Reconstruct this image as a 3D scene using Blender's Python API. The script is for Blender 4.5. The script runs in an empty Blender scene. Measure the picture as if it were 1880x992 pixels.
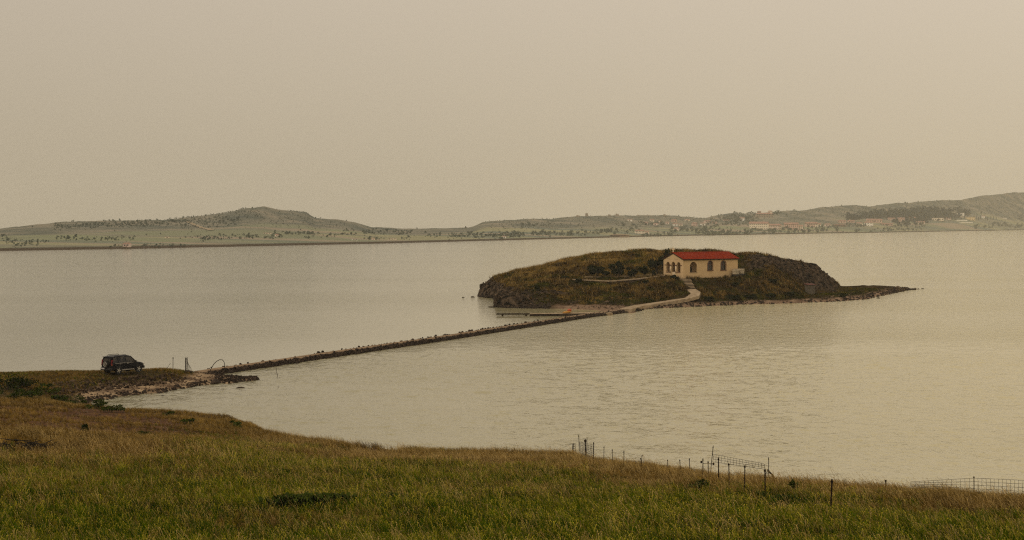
import bpy, bmesh, math, random
import numpy as np
from mathutils import Vector, Matrix, Euler

random.seed(7)
rng = np.random.default_rng(11)
R = math.radians
sc = bpy.context.scene
COL = sc.collection

# ---------------------------------------------------------------- camera
CAM_H = 15.7          # eye height above the water
F = 2800.0            # focal length in photo pixels (photo is 1880 wide)
CX, HY = 940.0, 410.0 # principal column, horizon row
cam_d = bpy.data.cameras.new('camera')
cam = bpy.data.objects.new('camera', cam_d); COL.objects.link(cam)
cam.location = (0, 0, CAM_H); cam.rotation_euler = (R(90), 0, 0)
cam_d.sensor_width = 36.0
cam_d.lens = F / 1880.0 * 36.0
cam_d.shift_y = -(496.0 - HY) / 1880.0
cam_d.clip_start = 0.5; cam_d.clip_end = 20000
sc.camera = cam

# ---------------------------------------------------------------- sky and sun
SUN_DIR = Vector((-0.62, -0.38, 0.69)).normalized()     # towards the sun
world = bpy.data.worlds.new('World'); sc.world = world; world.use_nodes = True
wn, wl = world.node_tree.nodes, world.node_tree.links
wn.clear()
w_out = wn.new('ShaderNodeOutputWorld'); w_bg = wn.new('ShaderNodeBackground')
w_sky = wn.new('ShaderNodeTexSky'); w_sky.sky_type = 'NISHITA'; w_sky.sun_disc = False
w_sky.sun_elevation = math.asin(SUN_DIR.z); w_sky.sun_rotation = math.atan2(SUN_DIR.x, SUN_DIR.y)
w_sky.dust_density = 6.0; w_sky.air_density = 1.0; w_sky.ozone_density = 1.0
w_tc = wn.new('ShaderNodeTexCoord'); w_sep = wn.new('ShaderNodeSeparateXYZ')
w_ramp = wn.new('ShaderNodeValToRGB')          # thin even overcast: slightly brighter overhead
el = w_ramp.color_ramp.elements
el[0].position = 0.0; el[0].color = (.518, .440, .310, 1)
el[1].position = 0.16; el[1].color = (.625, .530, .410, 1)
e = el.new(1.0); e.color = (.74, .65, .52, 1)
w_side = wn.new('ShaderNodeMapRange')          # the cloud is thinner towards the right
w_side.inputs['From Min'].default_value = -1; w_side.inputs['From Max'].default_value = 1
w_side.inputs['To Min'].default_value = 0.68; w_side.inputs['To Max'].default_value = 1.32
w_mul = wn.new('ShaderNodeMix'); w_mul.data_type = 'RGBA'; w_mul.blend_type = 'MULTIPLY'; w_mul.inputs[0].default_value = 1.0
w_x10 = wn.new('ShaderNodeMix'); w_x10.data_type = 'RGBA'; w_x10.blend_type = 'MULTIPLY'; w_x10.inputs[0].default_value = 1.0
w_x10.inputs[7].default_value = (10, 10, 10, 1)
w_mix = wn.new('ShaderNodeMix'); w_mix.data_type = 'RGBA'; w_mix.inputs[0].default_value = 0.93
wl.new(w_tc.outputs['Generated'], w_sep.inputs[0])
wl.new(w_sep.outputs['Z'], w_ramp.inputs[0]); wl.new(w_sep.outputs['X'], w_side.inputs['Value'])
wl.new(w_ramp.outputs[0], w_mul.inputs[6]); wl.new(w_side.outputs[0], w_mul.inputs[7])
wl.new(w_mul.outputs[2], w_x10.inputs[6])
wl.new(w_sky.outputs[0], w_mix.inputs[6]); wl.new(w_x10.outputs[2], w_mix.inputs[7])
wl.new(w_mix.outputs[2], w_bg.inputs[0]); w_bg.inputs[1].default_value = 0.1
wl.new(w_bg.outputs[0], w_out.inputs[0])

sun_d = bpy.data.lights.new('sun', 'SUN'); sun = bpy.data.objects.new('sun', sun_d); COL.objects.link(sun)
sun_d.energy = 0.9; sun_d.angle = R(12); sun_d.color = (1.0, 0.86, 0.68)
sun.rotation_euler = (-SUN_DIR).to_track_quat('-Z', 'Y').to_euler(); sun.location = (0, 0, 60)

sc.view_settings.view_transform = 'Standard'; sc.view_settings.look = 'None'
sc.view_settings.exposure = 0.0; sc.view_settings.gamma = 1.0
sc.view_settings.use_curve_mapping = False
sc.render.engine = 'CYCLES'
sc.cycles.use_denoising = False
sc.cycles.filter_width = 1.2
sc.cycles.use_adaptive_sampling = False
sc.cycles.max_bounces = 6; sc.cycles.volume_bounces = 2; sc.cycles.transparent_max_bounces = 12
sc.cycles.caustics_reflective = False; sc.cycles.caustics_refractive = False

# ---------------------------------------------------------------- helpers
def tag(o, label=None, cat=None, group=None, kind=None):
    if label: o['label'] = label
    if cat: o['category'] = cat
    if group: o['group'] = group
    if kind: o['kind'] = kind
    return o

def empty(name, loc=(0, 0, 0), rz=0.0, label=None, cat=None, group=None):
    o = bpy.data.objects.new(name, None); COL.objects.link(o)
    o.empty_display_size = 0.2
    o.location = loc; o.rotation_euler = (0, 0, rz)
    return tag(o, label, cat, group)

def obj(name, data, mat=None, parent=None, loc=(0, 0, 0), rot=(0, 0, 0), smooth=False):
    """data: bmesh, Mesh or (verts, faces)"""
    if isinstance(data, bmesh.types.BMesh):
        me = bpy.data.meshes.new(name); data.to_mesh(me); data.free()
    elif isinstance(data, tuple):
        me = bpy.data.meshes.new(name); me.from_pydata([tuple(map(float, v)) for v in data[0]], [], [tuple(map(int, f)) for f in data[1]]); me.update()
    else:
        me = data
    if mat is not None and not me.materials: me.materials.append(mat)
    if smooth: me.shade_smooth()
    o = bpy.data.objects.new(name, me); COL.objects.link(o)
    o.parent = parent; o.location = loc; o.rotation_euler = rot
    return o

def px2x(x, Y): return (x - CX) / F * Y
def pxz(y, Y): return CAM_H - (y - HY) / F * Y
def P(x, y, Y): return Vector((px2x(x, Y), Y, pxz(y, Y)))
def W(x, y, z=0.0):
    Y = (CAM_H - z) * F / (y - HY); return Vector((px2x(x, Y), Y, z))

def add_box(bm, c, s, rot=None):
    m = Matrix.Translation(c) @ (rot.to_4x4() if rot is not None else Matrix()) @ Matrix.Diagonal((s[0], s[1], s[2], 1))
    return bmesh.ops.create_cube(bm, size=1.0, matrix=m)['verts']

def add_tube(bm, pts, r, n=6, cap=True):
    """tube through pts; r is a number or a list"""
    pts = [Vector(p) for p in pts]; rings = []
    for i, p in enumerate(pts):
        d = (pts[min(i + 1, len(pts) - 1)] - pts[max(i - 1, 0)]).normalized()
        up = Vector((0, 0, 1)) if abs(d.z) < 0.9 else Vector((1, 0, 0))
        a = d.cross(up).normalized(); b = d.cross(a).normalized()
        rr = r[i] if isinstance(r, (list, tuple)) else r
        rings.append([bm.verts.new(p + (a * math.cos(2 * math.pi * k / n) + b * math.sin(2 * math.pi * k / n)) * rr) for k in range(n)])
    for A, B in zip(rings, rings[1:]):
        for k in range(n):
            bm.faces.new((A[k], A[(k + 1) % n], B[(k + 1) % n], B[k]))
    if cap:
        bm.faces.new(rings[0]); bm.faces.new(rings[-1][::-1])

def tube(pts, r, n=6):
    bm = bmesh.new(); add_tube(bm, pts, r, n); bmesh.ops.recalc_face_normals(bm, faces=bm.faces); return bm

def box(c, s, rot=None, bevel=0.0):
    bm = bmesh.new(); add_box(bm, c, s, rot)
    if bevel: bmesh.ops.bevel(bm, geom=bm.edges[:], offset=bevel, segments=1, affect='EDGES')
    return bm

# value noise
def _hash(ix, iy, s):
    h = (ix * 374761393 + iy * 668265263 + s * 982451653) & 0xFFFFFFFF
    h = ((h ^ (h >> 13)) * 1274126177) & 0xFFFFFFFF
    return ((h ^ (h >> 16)) & 0xFFFF) / 65535.0
def vnoise(x, y, s=0):
    x = np.asarray(x, float); y = np.asarray(y, float)
    ix = np.floor(x).astype(np.int64); iy = np.floor(y).astype(np.int64)
    fx = x - ix; fy = y - iy; fx = fx * fx * (3 - 2 * fx); fy = fy * fy * (3 - 2 * fy)
    a = _hash(ix, iy, s); b = _hash(ix + 1, iy, s); c = _hash(ix, iy + 1, s); d = _hash(ix + 1, iy + 1, s)
    return (a * (1 - fx) + b * fx) * (1 - fy) + (c * (1 - fx) + d * fx) * fy
def fbm(x, y, o=4, s=0):
    v = 0; a = 0.5; t = 0
    for k in range(o):
        v = v + a * vnoise(np.asarray(x) * 2 ** k + 17.3 * k, np.asarray(y) * 2 ** k - 9.1 * k, s + k); t += a; a *= 0.5
    return v / t - 0.5
def sstep(a, b, x):
    t = np.clip((np.asarray(x, float) - a) / (b - a), 0, 1); return t * t * (3 - 2 * t)

# ---------------------------------------------------------------- materials
def mat_noise(name, cols, scale=1.0, rough=0.9, bump=0.0, bscale=None, pos=None, detail=6, stretch=(1, 1, 1), spec=0.02, bdist=0.05):
    """world-space noise through a colour ramp"""
    m = bpy.data.materials.new(name); m.use_nodes = True
    n, l = m.node_tree.nodes, m.node_tree.links
    b = n['Principled BSDF']; b.inputs['Roughness'].default_value = rough; b.inputs['Specular IOR Level'].default_value = spec
    g = n.new('ShaderNodeNewGeometry'); mp = n.new('ShaderNodeMapping'); mp.inputs['Scale'].default_value = stretch
    l.new(g.outputs['Position'], mp.inputs[0])
    t = n.new('ShaderNodeTexNoise'); t.inputs['Scale'].default_value = scale; t.inputs['Detail'].default_value = detail; t.inputs['Roughness'].default_value = 0.62
    l.new(mp.outputs[0], t.inputs[0])
    r = n.new('ShaderNodeValToRGB'); k = len(cols)
    r.color_ramp.elements[0].color = (*cols[0], 1); r.color_ramp.elements[1].color = (*cols[-1], 1)
    r.color_ramp.elements[0].position = 0.3 if pos is None else pos[0]; r.color_ramp.elements[1].position = 0.7 if pos is None else pos[-1]
    for i in range(1, k - 1):
        p_ = 0.3 + 0.4 * i / (k - 1) if pos is None else pos[i]
        e_ = r.color_ramp.elements.new(p_); e_.color = (*cols[i], 1)
    l.new(t.outputs[0], r.inputs[0]); l.new(r.outputs[0], b.inputs['Base Color'])
    if bump:
        t2 = n.new('ShaderNodeTexNoise'); t2.inputs['Scale'].default_value = bscale or scale * 3; t2.inputs['Detail'].default_value = 5
        l.new(mp.outputs[0], t2.inputs[0])
        bp = n.new('ShaderNodeBump'); bp.inputs['Strength'].default_value = bump; bp.inputs['Distance'].default_value = bdist
        l.new(t2.outputs[0], bp.inputs['Height']); l.new(bp.outputs[0], b.inputs['Normal'])
    m['ramp'] = r.name; m['noise'] = t.name
    return m

def mat_plain(name, col, rough=0.6, metal=0.0, spec=0.4, var=0.12, scale=3.0):
    c0 = tuple(max(0, c * (1 - var)) for c in col); c1 = tuple(min(1, c * (1 + var)) for c in col)
    m = mat_noise(name, [c0, c1], scale=scale, rough=rough, spec=spec)
    m.node_tree.nodes['Principled BSDF'].inputs['Metallic'].default_value = metal
    return m

def mix_by_attr(m, attr, cols, scale, pos=(0.3, 0.7)):
    """lay a second noise-coloured layer over material m where the point attribute is 1"""
    n, l = m.node_tree.nodes, m.node_tree.links
    b = n['Principled BSDF']; src = b.inputs['Base Color'].links[0].from_socket
    g = n.new('ShaderNodeNewGeometry')
    t = n.new('ShaderNodeTexNoise'); t.inputs['Scale'].default_value = scale; t.inputs['Detail'].default_value = 6
    l.new(g.outputs['Position'], t.inputs[0])
    r = n.new('ShaderNodeValToRGB'); r.color_ramp.elements[0].color = (*cols[0], 1); r.color_ramp.elements[1].color = (*cols[1], 1)
    r.color_ramp.elements[0].position = pos[0]; r.color_ramp.elements[1].position = pos[1]
    l.new(t.outputs[0], r.inputs[0])
    a = n.new('ShaderNodeAttribute'); a.attribute_name = attr
    x = n.new('ShaderNodeMix'); x.data_type = 'RGBA'
    l.new(a.outputs['Fac'], x.inputs[0]); l.new(src, x.inputs[6]); l.new(r.outputs[0], x.inputs[7])
    l.new(x.outputs[2], b.inputs['Base Color'])
    return m

M = {}
M['ground'] = mat_noise('ground_soil', [(.016, .012, .005), (.04, .03, .010), (.075, .052, .018)], 1.3, bump=0.6, bscale=6)
mix_by_attr(M['ground'], 'dirt', ((.040, .019, .009), (.15, .076, .040)), 1.6)
mix_by_attr(M['ground'], 'beach', ((.10, .065, .042), (.36, .26, .16)), 0.8, (.35, .66))
M['island'] = mat_noise('island_turf', [(.012, .007, .003), (.030, .019, .006), (.065, .040, .012)], 0.5, bump=0.8, bscale=2.0, bdist=.2)
mix_by_attr(M['island'], 'rock', ((.005, .0036, .0026), (.10, .07, .046)), 1.1, (.40, .70))
mix_by_attr(M['island'], 'beach', ((.12, .075, .05), (.27, .185, .12)), 0.8)
M['rock_dark'] = mat_noise('dark_wet_rock', [(.008, .007, .006), (.035, .026, .02), (.07, .05, .036)], 1.6, rough=0.75, bump=0.5, bscale=8)
M['rock_pale'] = mat_noise('pale_dry_rock', [(.03, .02, .014), (.11, .075, .05), (.26, .19, .125)], 1.8, bump=0.5, bscale=8)
M['rock_brown'] = mat_noise('brown_rock', [(.006, .004, .003), (.040, .027, .018), (.17, .12, .08)], 1.5, bump=0.5, bscale=8)
M['concrete'] = mat_noise('old_concrete', [(.20, .145, .09), (.33, .25, .165), (.42, .33, .22)], 1.1, bump=0.2)
M['gravel'] = mat_noise('causeway_gravel', [(.10, .07, .042), (.23, .16, .10), (.33, .24, .155)], 1.2, bump=0.5)
M['plaster'] = mat_noise('cream_plaster', [(.56, .395, .215), (.66, .475, .27)], 0.9, bump=0.08)
M['plaster_white'] = mat_plain('white_plaster', (.72, .56, .36))
M['tile'] = mat_noise('red_roof_tile', [(.14, .014, .005), (.20, .022, .008), (.26, .036, .013)], 1.4, rough=0.75)
M['trim_red'] = mat_plain('dark_red_trim', (.11, .025, .012))
M['glass_dark'] = mat_plain('dark_window_glass', (.012, .012, .012), rough=0.08, spec=0.5)
M['wood_dark'] = mat_noise('dark_weathered_wood', [(.018, .013, .009), (.05, .037, .025)], 4, stretch=(1, 1, .2))
M['rust'] = mat_noise('rusty_iron', [(.012, .009, .007), (.035, .021, .013)], 12, rough=0.8)
M['wire'] = mat_plain('galvanised_wire', (.05, .04, .028), rough=0.6)
M['leaf'] = mat_noise('dark_leaves', [(.004, .007, .002), (.012, .018, .005), (.028, .036, .009)], 1.4, rough=0.7)
M['leaf_light'] = mat_noise('weed_leaves', [(.012, .020, .002), (.034, .048, .006), (.065, .080, .010)], 1.2, rough=0.7)
M['leaf_dark'] = mat_noise('dark_weed_leaves', [(.006, .010, .002), (.016, .024, .004), (.036, .046, .007)], 1.8, rough=0.7)  # darker leaf green for the thorn bush and tall shrubs
M['bark'] = mat_noise('bark', [(.02, .014, .01), (.055, .04, .028)], 3)
# ---------------------------------------------------------------- terrain: profiles (distance, height) at several bearings
FORE = {
 -700: [(46, 6.6), (75, 4.9), (100, 3.8), (120, 3.0), (140, 2.4), (150, 1.8), (160, .6), (166, -1.5)],
 -200: [(46, 6.2), (75, 4.3), (100, 3.1), (120, 2.2), (132, 1.7), (142, 1.55), (148, 1.3), (154, .6), (160, -1.2)],
 0: [(46, 6.1), (75, 4.2), (100, 2.9), (120, 2.0), (132, 1.4), (141, 1.38), (147, 1.2), (153, .6), (159, -1.2)],
 90: [(46, 6.1), (75, 4.2), (100, 2.9), (118, 1.75), (125, 1.1), (131, .75), (137, .85), (144, 1.32), (149, 1.1), (154, .2), (158, -1.2)],
 150: [(46, 6.1), (75, 4.15), (100, 2.7), (116, 1.6), (124, .9), (130, .25), (134, .25), (139, .75), (145, 1.36), (150, 1.1), (155, .1), (159, -1.2)],
 200: [(46, 6.1), (75, 4.1), (100, 2.5), (115, 1.5), (124, .75), (128, .05), (131, -.45), (134, -.45), (136.5, .05), (140, .55), (146, 1.38), (151, 1.1), (155, .1), (159, -1.2)],
 300: [(46, 6.1), (75, 4.0), (100, 2.2), (115, 1.2), (121.5, .7), (125, -.5), (128, -1.2), (138, -1.0), (141.2, .05), (145, .55), (149.5, 1.28), (152.5, 1.05), (156, .1), (160, -1.2)],
 350: [(46, 6.1), (75, 3.9), (100, 1.95), (112, 1.25), (120, .72), (124, -.5), (127, -1.2), (142, -1.0), (145.5, .05), (149, .4), (152, .8), (154, .6), (157, .1), (160, -1.2)],
 420: [(46, 6.1), (75, 3.8), (100, 1.7), (112, 1.05), (118, .75), (122, -.6), (125, -1.2), (147, -1.0), (150.5, .05), (152.5, .33), (154.5, .3), (156.5, -.2), (159, -1.2)],
 470: [(46, 6.1), (75, 3.75), (100, 1.45), (110, .85), (114, .6), (118, -.6), (121, -1.2), (149, -1.0), (152.2, .05), (153.2, .15), (154.5, .0), (156.5, -.6), (159, -1.2)],
 500: [(46, 6.1), (75, 3.7), (100, 1.3), (108, .78), (112, -.6), (115, -1.2), (159, -1.2), (160, -1.2)],
 600: [(46, 6.1), (75, 3.5), (98, 1.2), (105, .55), (109, -.7), (112, -1.2), (159, -1.2)],
 700: [(46, 6.1), (75, 3.4), (95, 1.3), (103, .5), (107, -.7), (110, -1.2), (159, -1.2)],
 900: [(46, 6.1), (75, 3.3), (92, 1.35), (100, .65), (104, -.7), (107, -1.2), (159, -1.2)],
 1050: [(46, 6.1), (75, 3.3), (90, 1.6), (98, .83), (102, -.6), (105, -1.2), (159, -1.2)],
 1200: [(46, 6.1), (75, 3.2), (88, 1.42), (92, -.4), (95, -1.2), (159, -1.2)],
 1300: [(46, 6.1), (70, 3.7), (83, 1.78), (87, -.3), (90, -1.2), (159, -1.2)],
 1400: [(46, 6.1), (65, 4.25), (78, 2.47), (82, .1), (85, -1.2), (159, -1.2)],
 1500: [(46, 6.1), (62, 4.5), (74, 2.87), (78, .6), (82, -1.2), (159, -1.2)],
 1650: [(46, 6.1), (60, 4.65), (71, 3.18), (75, 1), (80, -1.2), (159, -1.2)],
 1750: [(46, 6.1), (60, 4.7), (68, 3.48), (72, 1.2), (78, -1.2), (159, -1.2)],
 1880: [(46, 6.1), (57, 4.9), (64, 3.9), (68, 1.6), (75, -1.2), (159, -1.2)],
 2200: [(46, 6.1), (55, 5.1), (61, 4.2), (65, 2), (73, -1.2), (159, -1.2)],
}
NEAR = [(-20, 14.2), (0, 13.9), (10, 11.7), (30, 7.9), (40, 6.75)]
def make_profile(cols, near):
    ks = sorted(cols); tabs = [(np.array([a for a, _ in near + cols[k]], float), np.array([b for _, b in near + cols[k]], float)) for k in ks]
    def f(X, Y):
        X = np.asarray(X, float); Y = np.asarray(Y, float)
        u = np.clip(CX + F * X / np.maximum(Y, 8.0), ks[0], ks[-1] - 1e-6)
        z = np.stack([np.interp(Y, a, b) for a, b in tabs])
        i = np.clip(np.searchsorted(ks, u, side='right') - 1, 0, len(ks) - 2)
        k0 = np.array(ks)[i]; k1 = np.array(ks)[i + 1]; w = (u - k0) / (k1 - k0)
        z0 = np.take_along_axis(z, i[None], 0)[0]; z1 = np.take_along_axis(z, i[None] + 1, 0)[0]
        return z0 * (1 - w) + z1 * w
    return f
fore_base = make_profile(FORE, NEAR)
def fore_z(X, Y):
    X = np.asarray(X, float); Y = np.asarray(Y, float)
    z = fore_base(X, Y)
    return z + fbm(X / 9, Y / 9, 3, 3) * .34 + fbm(X / 1.6, Y / 1.6, 3, 8) * .12

ISLE = {
 840: [(270, -2), (320, -2), (345, -2), (372, -2)],
 874: [(270, -2), (310, -2), (322, -1.2), (328, -.4), (333, -1.5), (372, -2)],
 884: [(270, -2), (315, -2), (323, -.5), (325, .9), (329, 2.0), (333, 1.2), (338, -1), (372, -2)],
 906: [(270, -2), (280, -1.5), (286, -.8), (300, -.8), (319, -.2), (321, 1.8), (327, 3.5), (332, 3.6), (340, 1), (348, -2), (372, -2)],
 914: [(270, -2), (281, -1.), (284.2, .15), (285.2, 1.5), (290, 1.75), (300, 1.4), (312, 1.7), (325, 3.7), (332, 4.1), (342, 1), (350, -2), (372, -2)],
 940: [(270, -2), (279, -1), (282.6, .2), (284, 1.9), (290, 2.25), (305, 2.7), (318, 3.8), (328, 4.95), (336, 4.5), (346, 1), (354, -2), (372, -2)],
 1000: [(270, -2), (278.5, -.8), (280.6, .15), (283, .6), (285.5, 1.9), (292, 2.45), (304, 3.4), (316, 5.1), (330, 6.75), (338, 5.5), (350, 1), (358, -2), (372, -2)],
 1050: [(262, -2), (275.5, -.6), (278, .08), (283, .35), (286, 1.2), (292, 2.3), (299, 3.6), (303, 4.05), (310, 4.6), (318, 6.4), (330, 8.15), (338, 7), (350, 2), (360, -2), (372, -2)],
 1110: [(258, -2), (268, -.5), (272, .12), (281, .4), (286, 1.0), (292, 2.2), (299, 3.75), (303, 4.3), (310, 4.7), (318, 6.8), (330, 9.05), (340, 7.5), (352, 2), (362, -2), (372, -2)],
 1160: [(255, -1.5), (263, -.3), (269, .35), (281, .6), (287, 1.2), (292, 2.2), (298, 3.7), (303, 4.4), (310, 4.75), (318, 7), (330, 9.45), (342, 7.5), (354, 2), (363, -2), (372, -2)],
 1200: [(270, -1.6), (278.5, -.3), (282, .1), (285, .7), (289, 1.5), (294, 2.8), (300, 4.3), (303, 4.55), (314, 4.8), (320, 7), (330, 9.75), (342, 8), (355, 2), (364, -2), (372, -2)],
 1250: [(270, -2), (281, -.5), (285.5, .1), (287.5, .7), (291, 1.9), (294.5, 2.9), (299, 4.3), (302, 4.75), (318, 4.85), (324, 8.2), (330, 9.95), (342, 8), (355, 2), (365, -2), (372, -2)],
 1300: [(270, -2), (286, -.5), (290, .1), (291.5, .75), (295, 1.6), (300, 3.4), (304, 4.7), (320, 4.95), (325, 8), (331, 9.95), (342, 8), (355, 2), (366, -2), (372, -2)],
 1360: [(270, -2), (291, -.5), (295, .1), (297, .8), (301, 2.0), (305, 3.7), (309, 4.9), (319, 5.2), (324, 7.8), (331, 9.25), (342, 7.5), (355, 2), (367, -2), (372, -2)],
 1420: [(270, -2), (293, -.6), (297.5, .1), (299, .65), (304, 2.3), (309, 4.0), (313, 4.9), (317, 5.3), (322, 7.3), (331, 8.05), (342, 6.5), (355, 1.5), (368, -2), (372, -2)],
 1465: [(270, -2), (296, -.6), (300.2, .1), (302, .65), (308, 1.6), (312, 2.1), (317, 2.3), (322, 3.4), (327, 6.4), (333, 7.15), (343, 5.5), (356, 1.3), (369, -2), (374, -2)],
 1486: [(270, -2), (299, -.6), (302.5, .1), (304, .6), (311, 1.0), (320, 1.1), (325, 1.5), (330, 4.9), (334, 6.6), (343, 5), (357, 1.2), (370, -2), (376, -2)],
 1500: [(270, -2), (300, -.6), (303.8, .1), (305, .6), (312, 1.0), (321, 1.05), (326, 2.0), (330, 4.9), (334, 6.2), (343, 5), (358, 1.2), (370, -2), (376, -2)],
 1524: [(270, -2), (301, -.6), (305.5, .1), (307, .5), (314, .85), (324, .95), (333, 1.25), (337, 3.2), (341, 3.3), (346, 2), (359, .8), (371, -2), (377, -2)],
 1545: [(270, -2), (303, -.6), (308.2, .1), (310, .45), (316, .8), (326, .9), (338, 1.1), (348, 1.35), (360, .7), (371, -2), (378, -2)],
 1585: [(270, -2), (309, -.6), (314, .1), (316, .4), (320, .6), (326, .75), (340, 1.05), (352, 1.25), (364, .6), (373, -2), (380, -2)],
 1620: [(270, -2), (314, -1), (324, -.5), (331, .08), (335, .4), (340, .7), (350, .95), (360, 1.05), (366, .6), (373, -1.5), (380, -2)],
 1650: [(270, -2), (330, -1), (340, -.5), (347, .06), (351, .35), (357, .7), (362, .55), (368, -.6), (380, -2)],
 1672: [(270, -2), (340, -1), (356, -.3), (360, .12), (363, .18), (366, -.3), (372, -1.5), (380, -2)],
 1700: [(270, -2), (340, -1.5), (358, -.5), (363, -.1), (368, -.6), (380, -2)],
 1740: [(270, -2), (380, -2)],
}
isle_base = make_profile(ISLE, [(240, -2.5)])
def isle_rock(X, Y):
    u = CX + F * X / Y
    left = (1 - sstep(955, 1035, u)) * (1 - sstep(2.2, 3.0, isle_base(X, Y) + 1.3 * fbm(X / 5, Y / 5, 2, 31) + .9 * (1 - sstep(900, 930, u)) * -1.5))
    right = sstep(1355, 1385, u) * (1 - sstep(1530, 1542, u)) * sstep(319, 321.5, Y + (u - 1420) * -.045 + 1.6 * fbm(X / 4, Y / 4, 2, 5)) * (1 - sstep(-.7, -.1, isle_base(X, Y) - np.interp(u, [1350, 1400, 1465, 1500, 1540], [9.6, 8.8, 7.5, 6.9, 6.2])))
    mid = sstep(930, 1000, u) * (1 - sstep(1090, 1150, u)) * (1 - sstep(290, 293, Y)) * sstep(.5, .75, isle_base(X, Y)) * sstep(.02, .2, fbm(X / 3, Y / 3, 3, 77) + .12)
    return np.clip(np.maximum(np.maximum(left, right), mid), 0, 1)
def isle_z(X, Y):
    X = np.asarray(X, float); Y = np.asarray(Y, float); z = isle_base(X, Y); rk = isle_rock(X, Y)
    land = sstep(0.2, 1.5, z)
    z = z + land * (fbm(X / 6, Y / 6, 3, 21) * 1.15 + fbm(X / 1.4, Y / 1.4, 3, 28) * .35) * (1 - .55 * rk)
    rid = 1 - np.abs(2 * (fbm(X / 3.2 + .3 * Y / 3, Y / 2.0, 3, 41) + .5) - 1)
    z = z + rk * land * ((rid - .6) * 1.7 + fbm(X / .9, Y / .7, 2, 44) * .55)
    # level platform under the chapel
    ca, sa = .832, .555
    s = (X - 33.9) * ca + (Y - 302) * sa; t = -(X - 33.9) * sa + (Y - 302) * ca
    inside = sstep(-1.2, -.2, s) * (1 - sstep(14.6, 16, s)) * sstep(-1.2, -.3, t) * (1 - sstep(6.3, 7.4, t))
    z = z * (1 - inside) + 4.72 * inside
    return z

def grid_terrain(name, zf, x0, x1, y0, y1, sx, sy, mat, attrs):
    xs = np.arange(x0, x1 + 1e-6, sx); ys = np.arange(y0, y1 + 1e-6, sy)
    X, Y = np.meshgrid(xs, ys); Z = zf(X.ravel(), Y.ravel())
    nx, ny = len(xs), len(ys)
    co = np.stack([X.ravel(), Y.ravel(), Z], 1).astype(np.float32)
    i = np.arange(nx * ny).reshape(ny, nx)
    q = np.stack([i[:-1, :-1], i[:-1, 1:], i[1:, 1:], i[1:, :-1]], -1).reshape(-1, 4)
    keep = (Z[q] > -1.9).any(1); q = q[keep]
    me = bpy.data.meshes.new(name)
    me.vertices.add(len(co)); me.vertices.foreach_set('co', co.ravel())
    me.loops.add(q.size); me.loops.foreach_set('vertex_index', q.ravel().astype(np.int32))
    me.polygons.add(len(q)); me.polygons.foreach_set('loop_start', (np.arange(len(q)) * 4).astype(np.int32))
    me.update(); me.validate(); me.shade_smooth()
    for k, fn in attrs.items():
        a = me.attributes.new(k, 'FLOAT', 'POINT'); a.data.foreach_set('value', np.clip(fn(co[:, 0].astype(float), co[:, 1].astype(float), co[:, 2].astype(float)), 0, 1).astype(np.float32))
    o = obj(name, me, mat); tag(o, kind='structure'); return o

def U(X, Y): return CX + F * X / np.maximum(Y, 8)
# --- ground-cover masks on the near shore
def f_spit(X, Y): return sstep(123, 127, Y + .02 * (U(X, Y) - 100))
def f_beach(X, Y, Z):
    u = U(X, Y); n = fbm(X / 2.2, Y / 2.2, 3, 61)
    line = np.interp(u, [0, 80, 150, 200, 300, 350, 420, 500], [0, .1, .55, .66, .62, .62, 9, 9])
    return f_spit(X, Y) * sstep(80, 140, u) * (1 - sstep(line - .12, line + .16, Z + .45 * n)) * (Y > 126)
def f_dirt(X, Y, Z):
    u = U(X, Y); n = fbm(X / 4, Y / 3, 3, 63)
    a = sstep(86, 92, Y) * (1 - sstep(116, 121, Y)) * (1 - sstep(220, 500, u + 260 * n)) * sstep(.22, .44, .5 + n + .08)
    track = np.exp(-((Y - (106 + .06 * (X + 30))) / 3.2) ** 2) * (1 - sstep(170, 420, u))
    edge = .9 * sstep(430, 520, u) * (1 - sstep(900, 1100, u)) * sstep(1.5, .8, Z) * sstep(-.1, .08, n)
    return np.maximum(np.maximum(a * .9, track), edge * .6) * (1 - f_spit(X, Y))
def f_dry(X, Y, Z):
    """straw-coloured grass: along the bluff, round the dirt and on the spit"""
    u = U(X, Y); n = fbm(X / 7, Y / 5, 3, 67)
    yp = HY + F * (CAM_H - Z) / np.maximum(Y, 8)
    sil = np.interp(u, [0, 300, 500, 700, 1000, 1200, 1400, 1650, 1880], [735, 752, 792, 818, 832, 856, 876, 896, 920])
    d = (yp - sil)
    g = 1 - sstep(20, 75, d + 85 * n)
    g = np.maximum(g, (1 - sstep(95, 160, d + 60 * n)) * (1 - sstep(250, 560, u)))
    g = np.maximum(g, .10 + 1.4 * n)
    g = np.where(f_spit(X, Y) > .5, .85 + n, g)
    return np.clip(g, .05, 1)
def f_cover(X, Y, Z):
    c = sstep(.05, .35, Z) * (1 - .90 * np.clip(1.3 * f_dirt(X, Y, Z), 0, 1) * sstep(-.22, .02, fbm(X / 1.3, Y / 1.3, 2, 64))) * (1 - f_beach(X, Y, Z))
    u = U(X, Y); yp = HY + F * (CAM_H - Z) / np.maximum(Y, 8)
    for cu, cy, ru, ry in CLEAR:
        c = c * np.where(((u - cu) / ru) ** 2 + ((yp - cy) / ry) ** 2 < 1, .06, 1)
    car = ((X + 36.9) ** 2 + (Y - 146.8) ** 2) < 3.0 ** 2
    return c * (Y > 38) * np.where(car, .2, 1) * (np.abs(u - 940) < 1120)
CLEAR = [(35, 829, 75, 14), (155, 798, 16, 10), (718, 934, 14, 8), (1445, 934, 30, 12), (1285, 910, 28, 9), (15, 722, 50, 12), (180, 758, 60, 9), (660, 832, 90, 9)]
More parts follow.
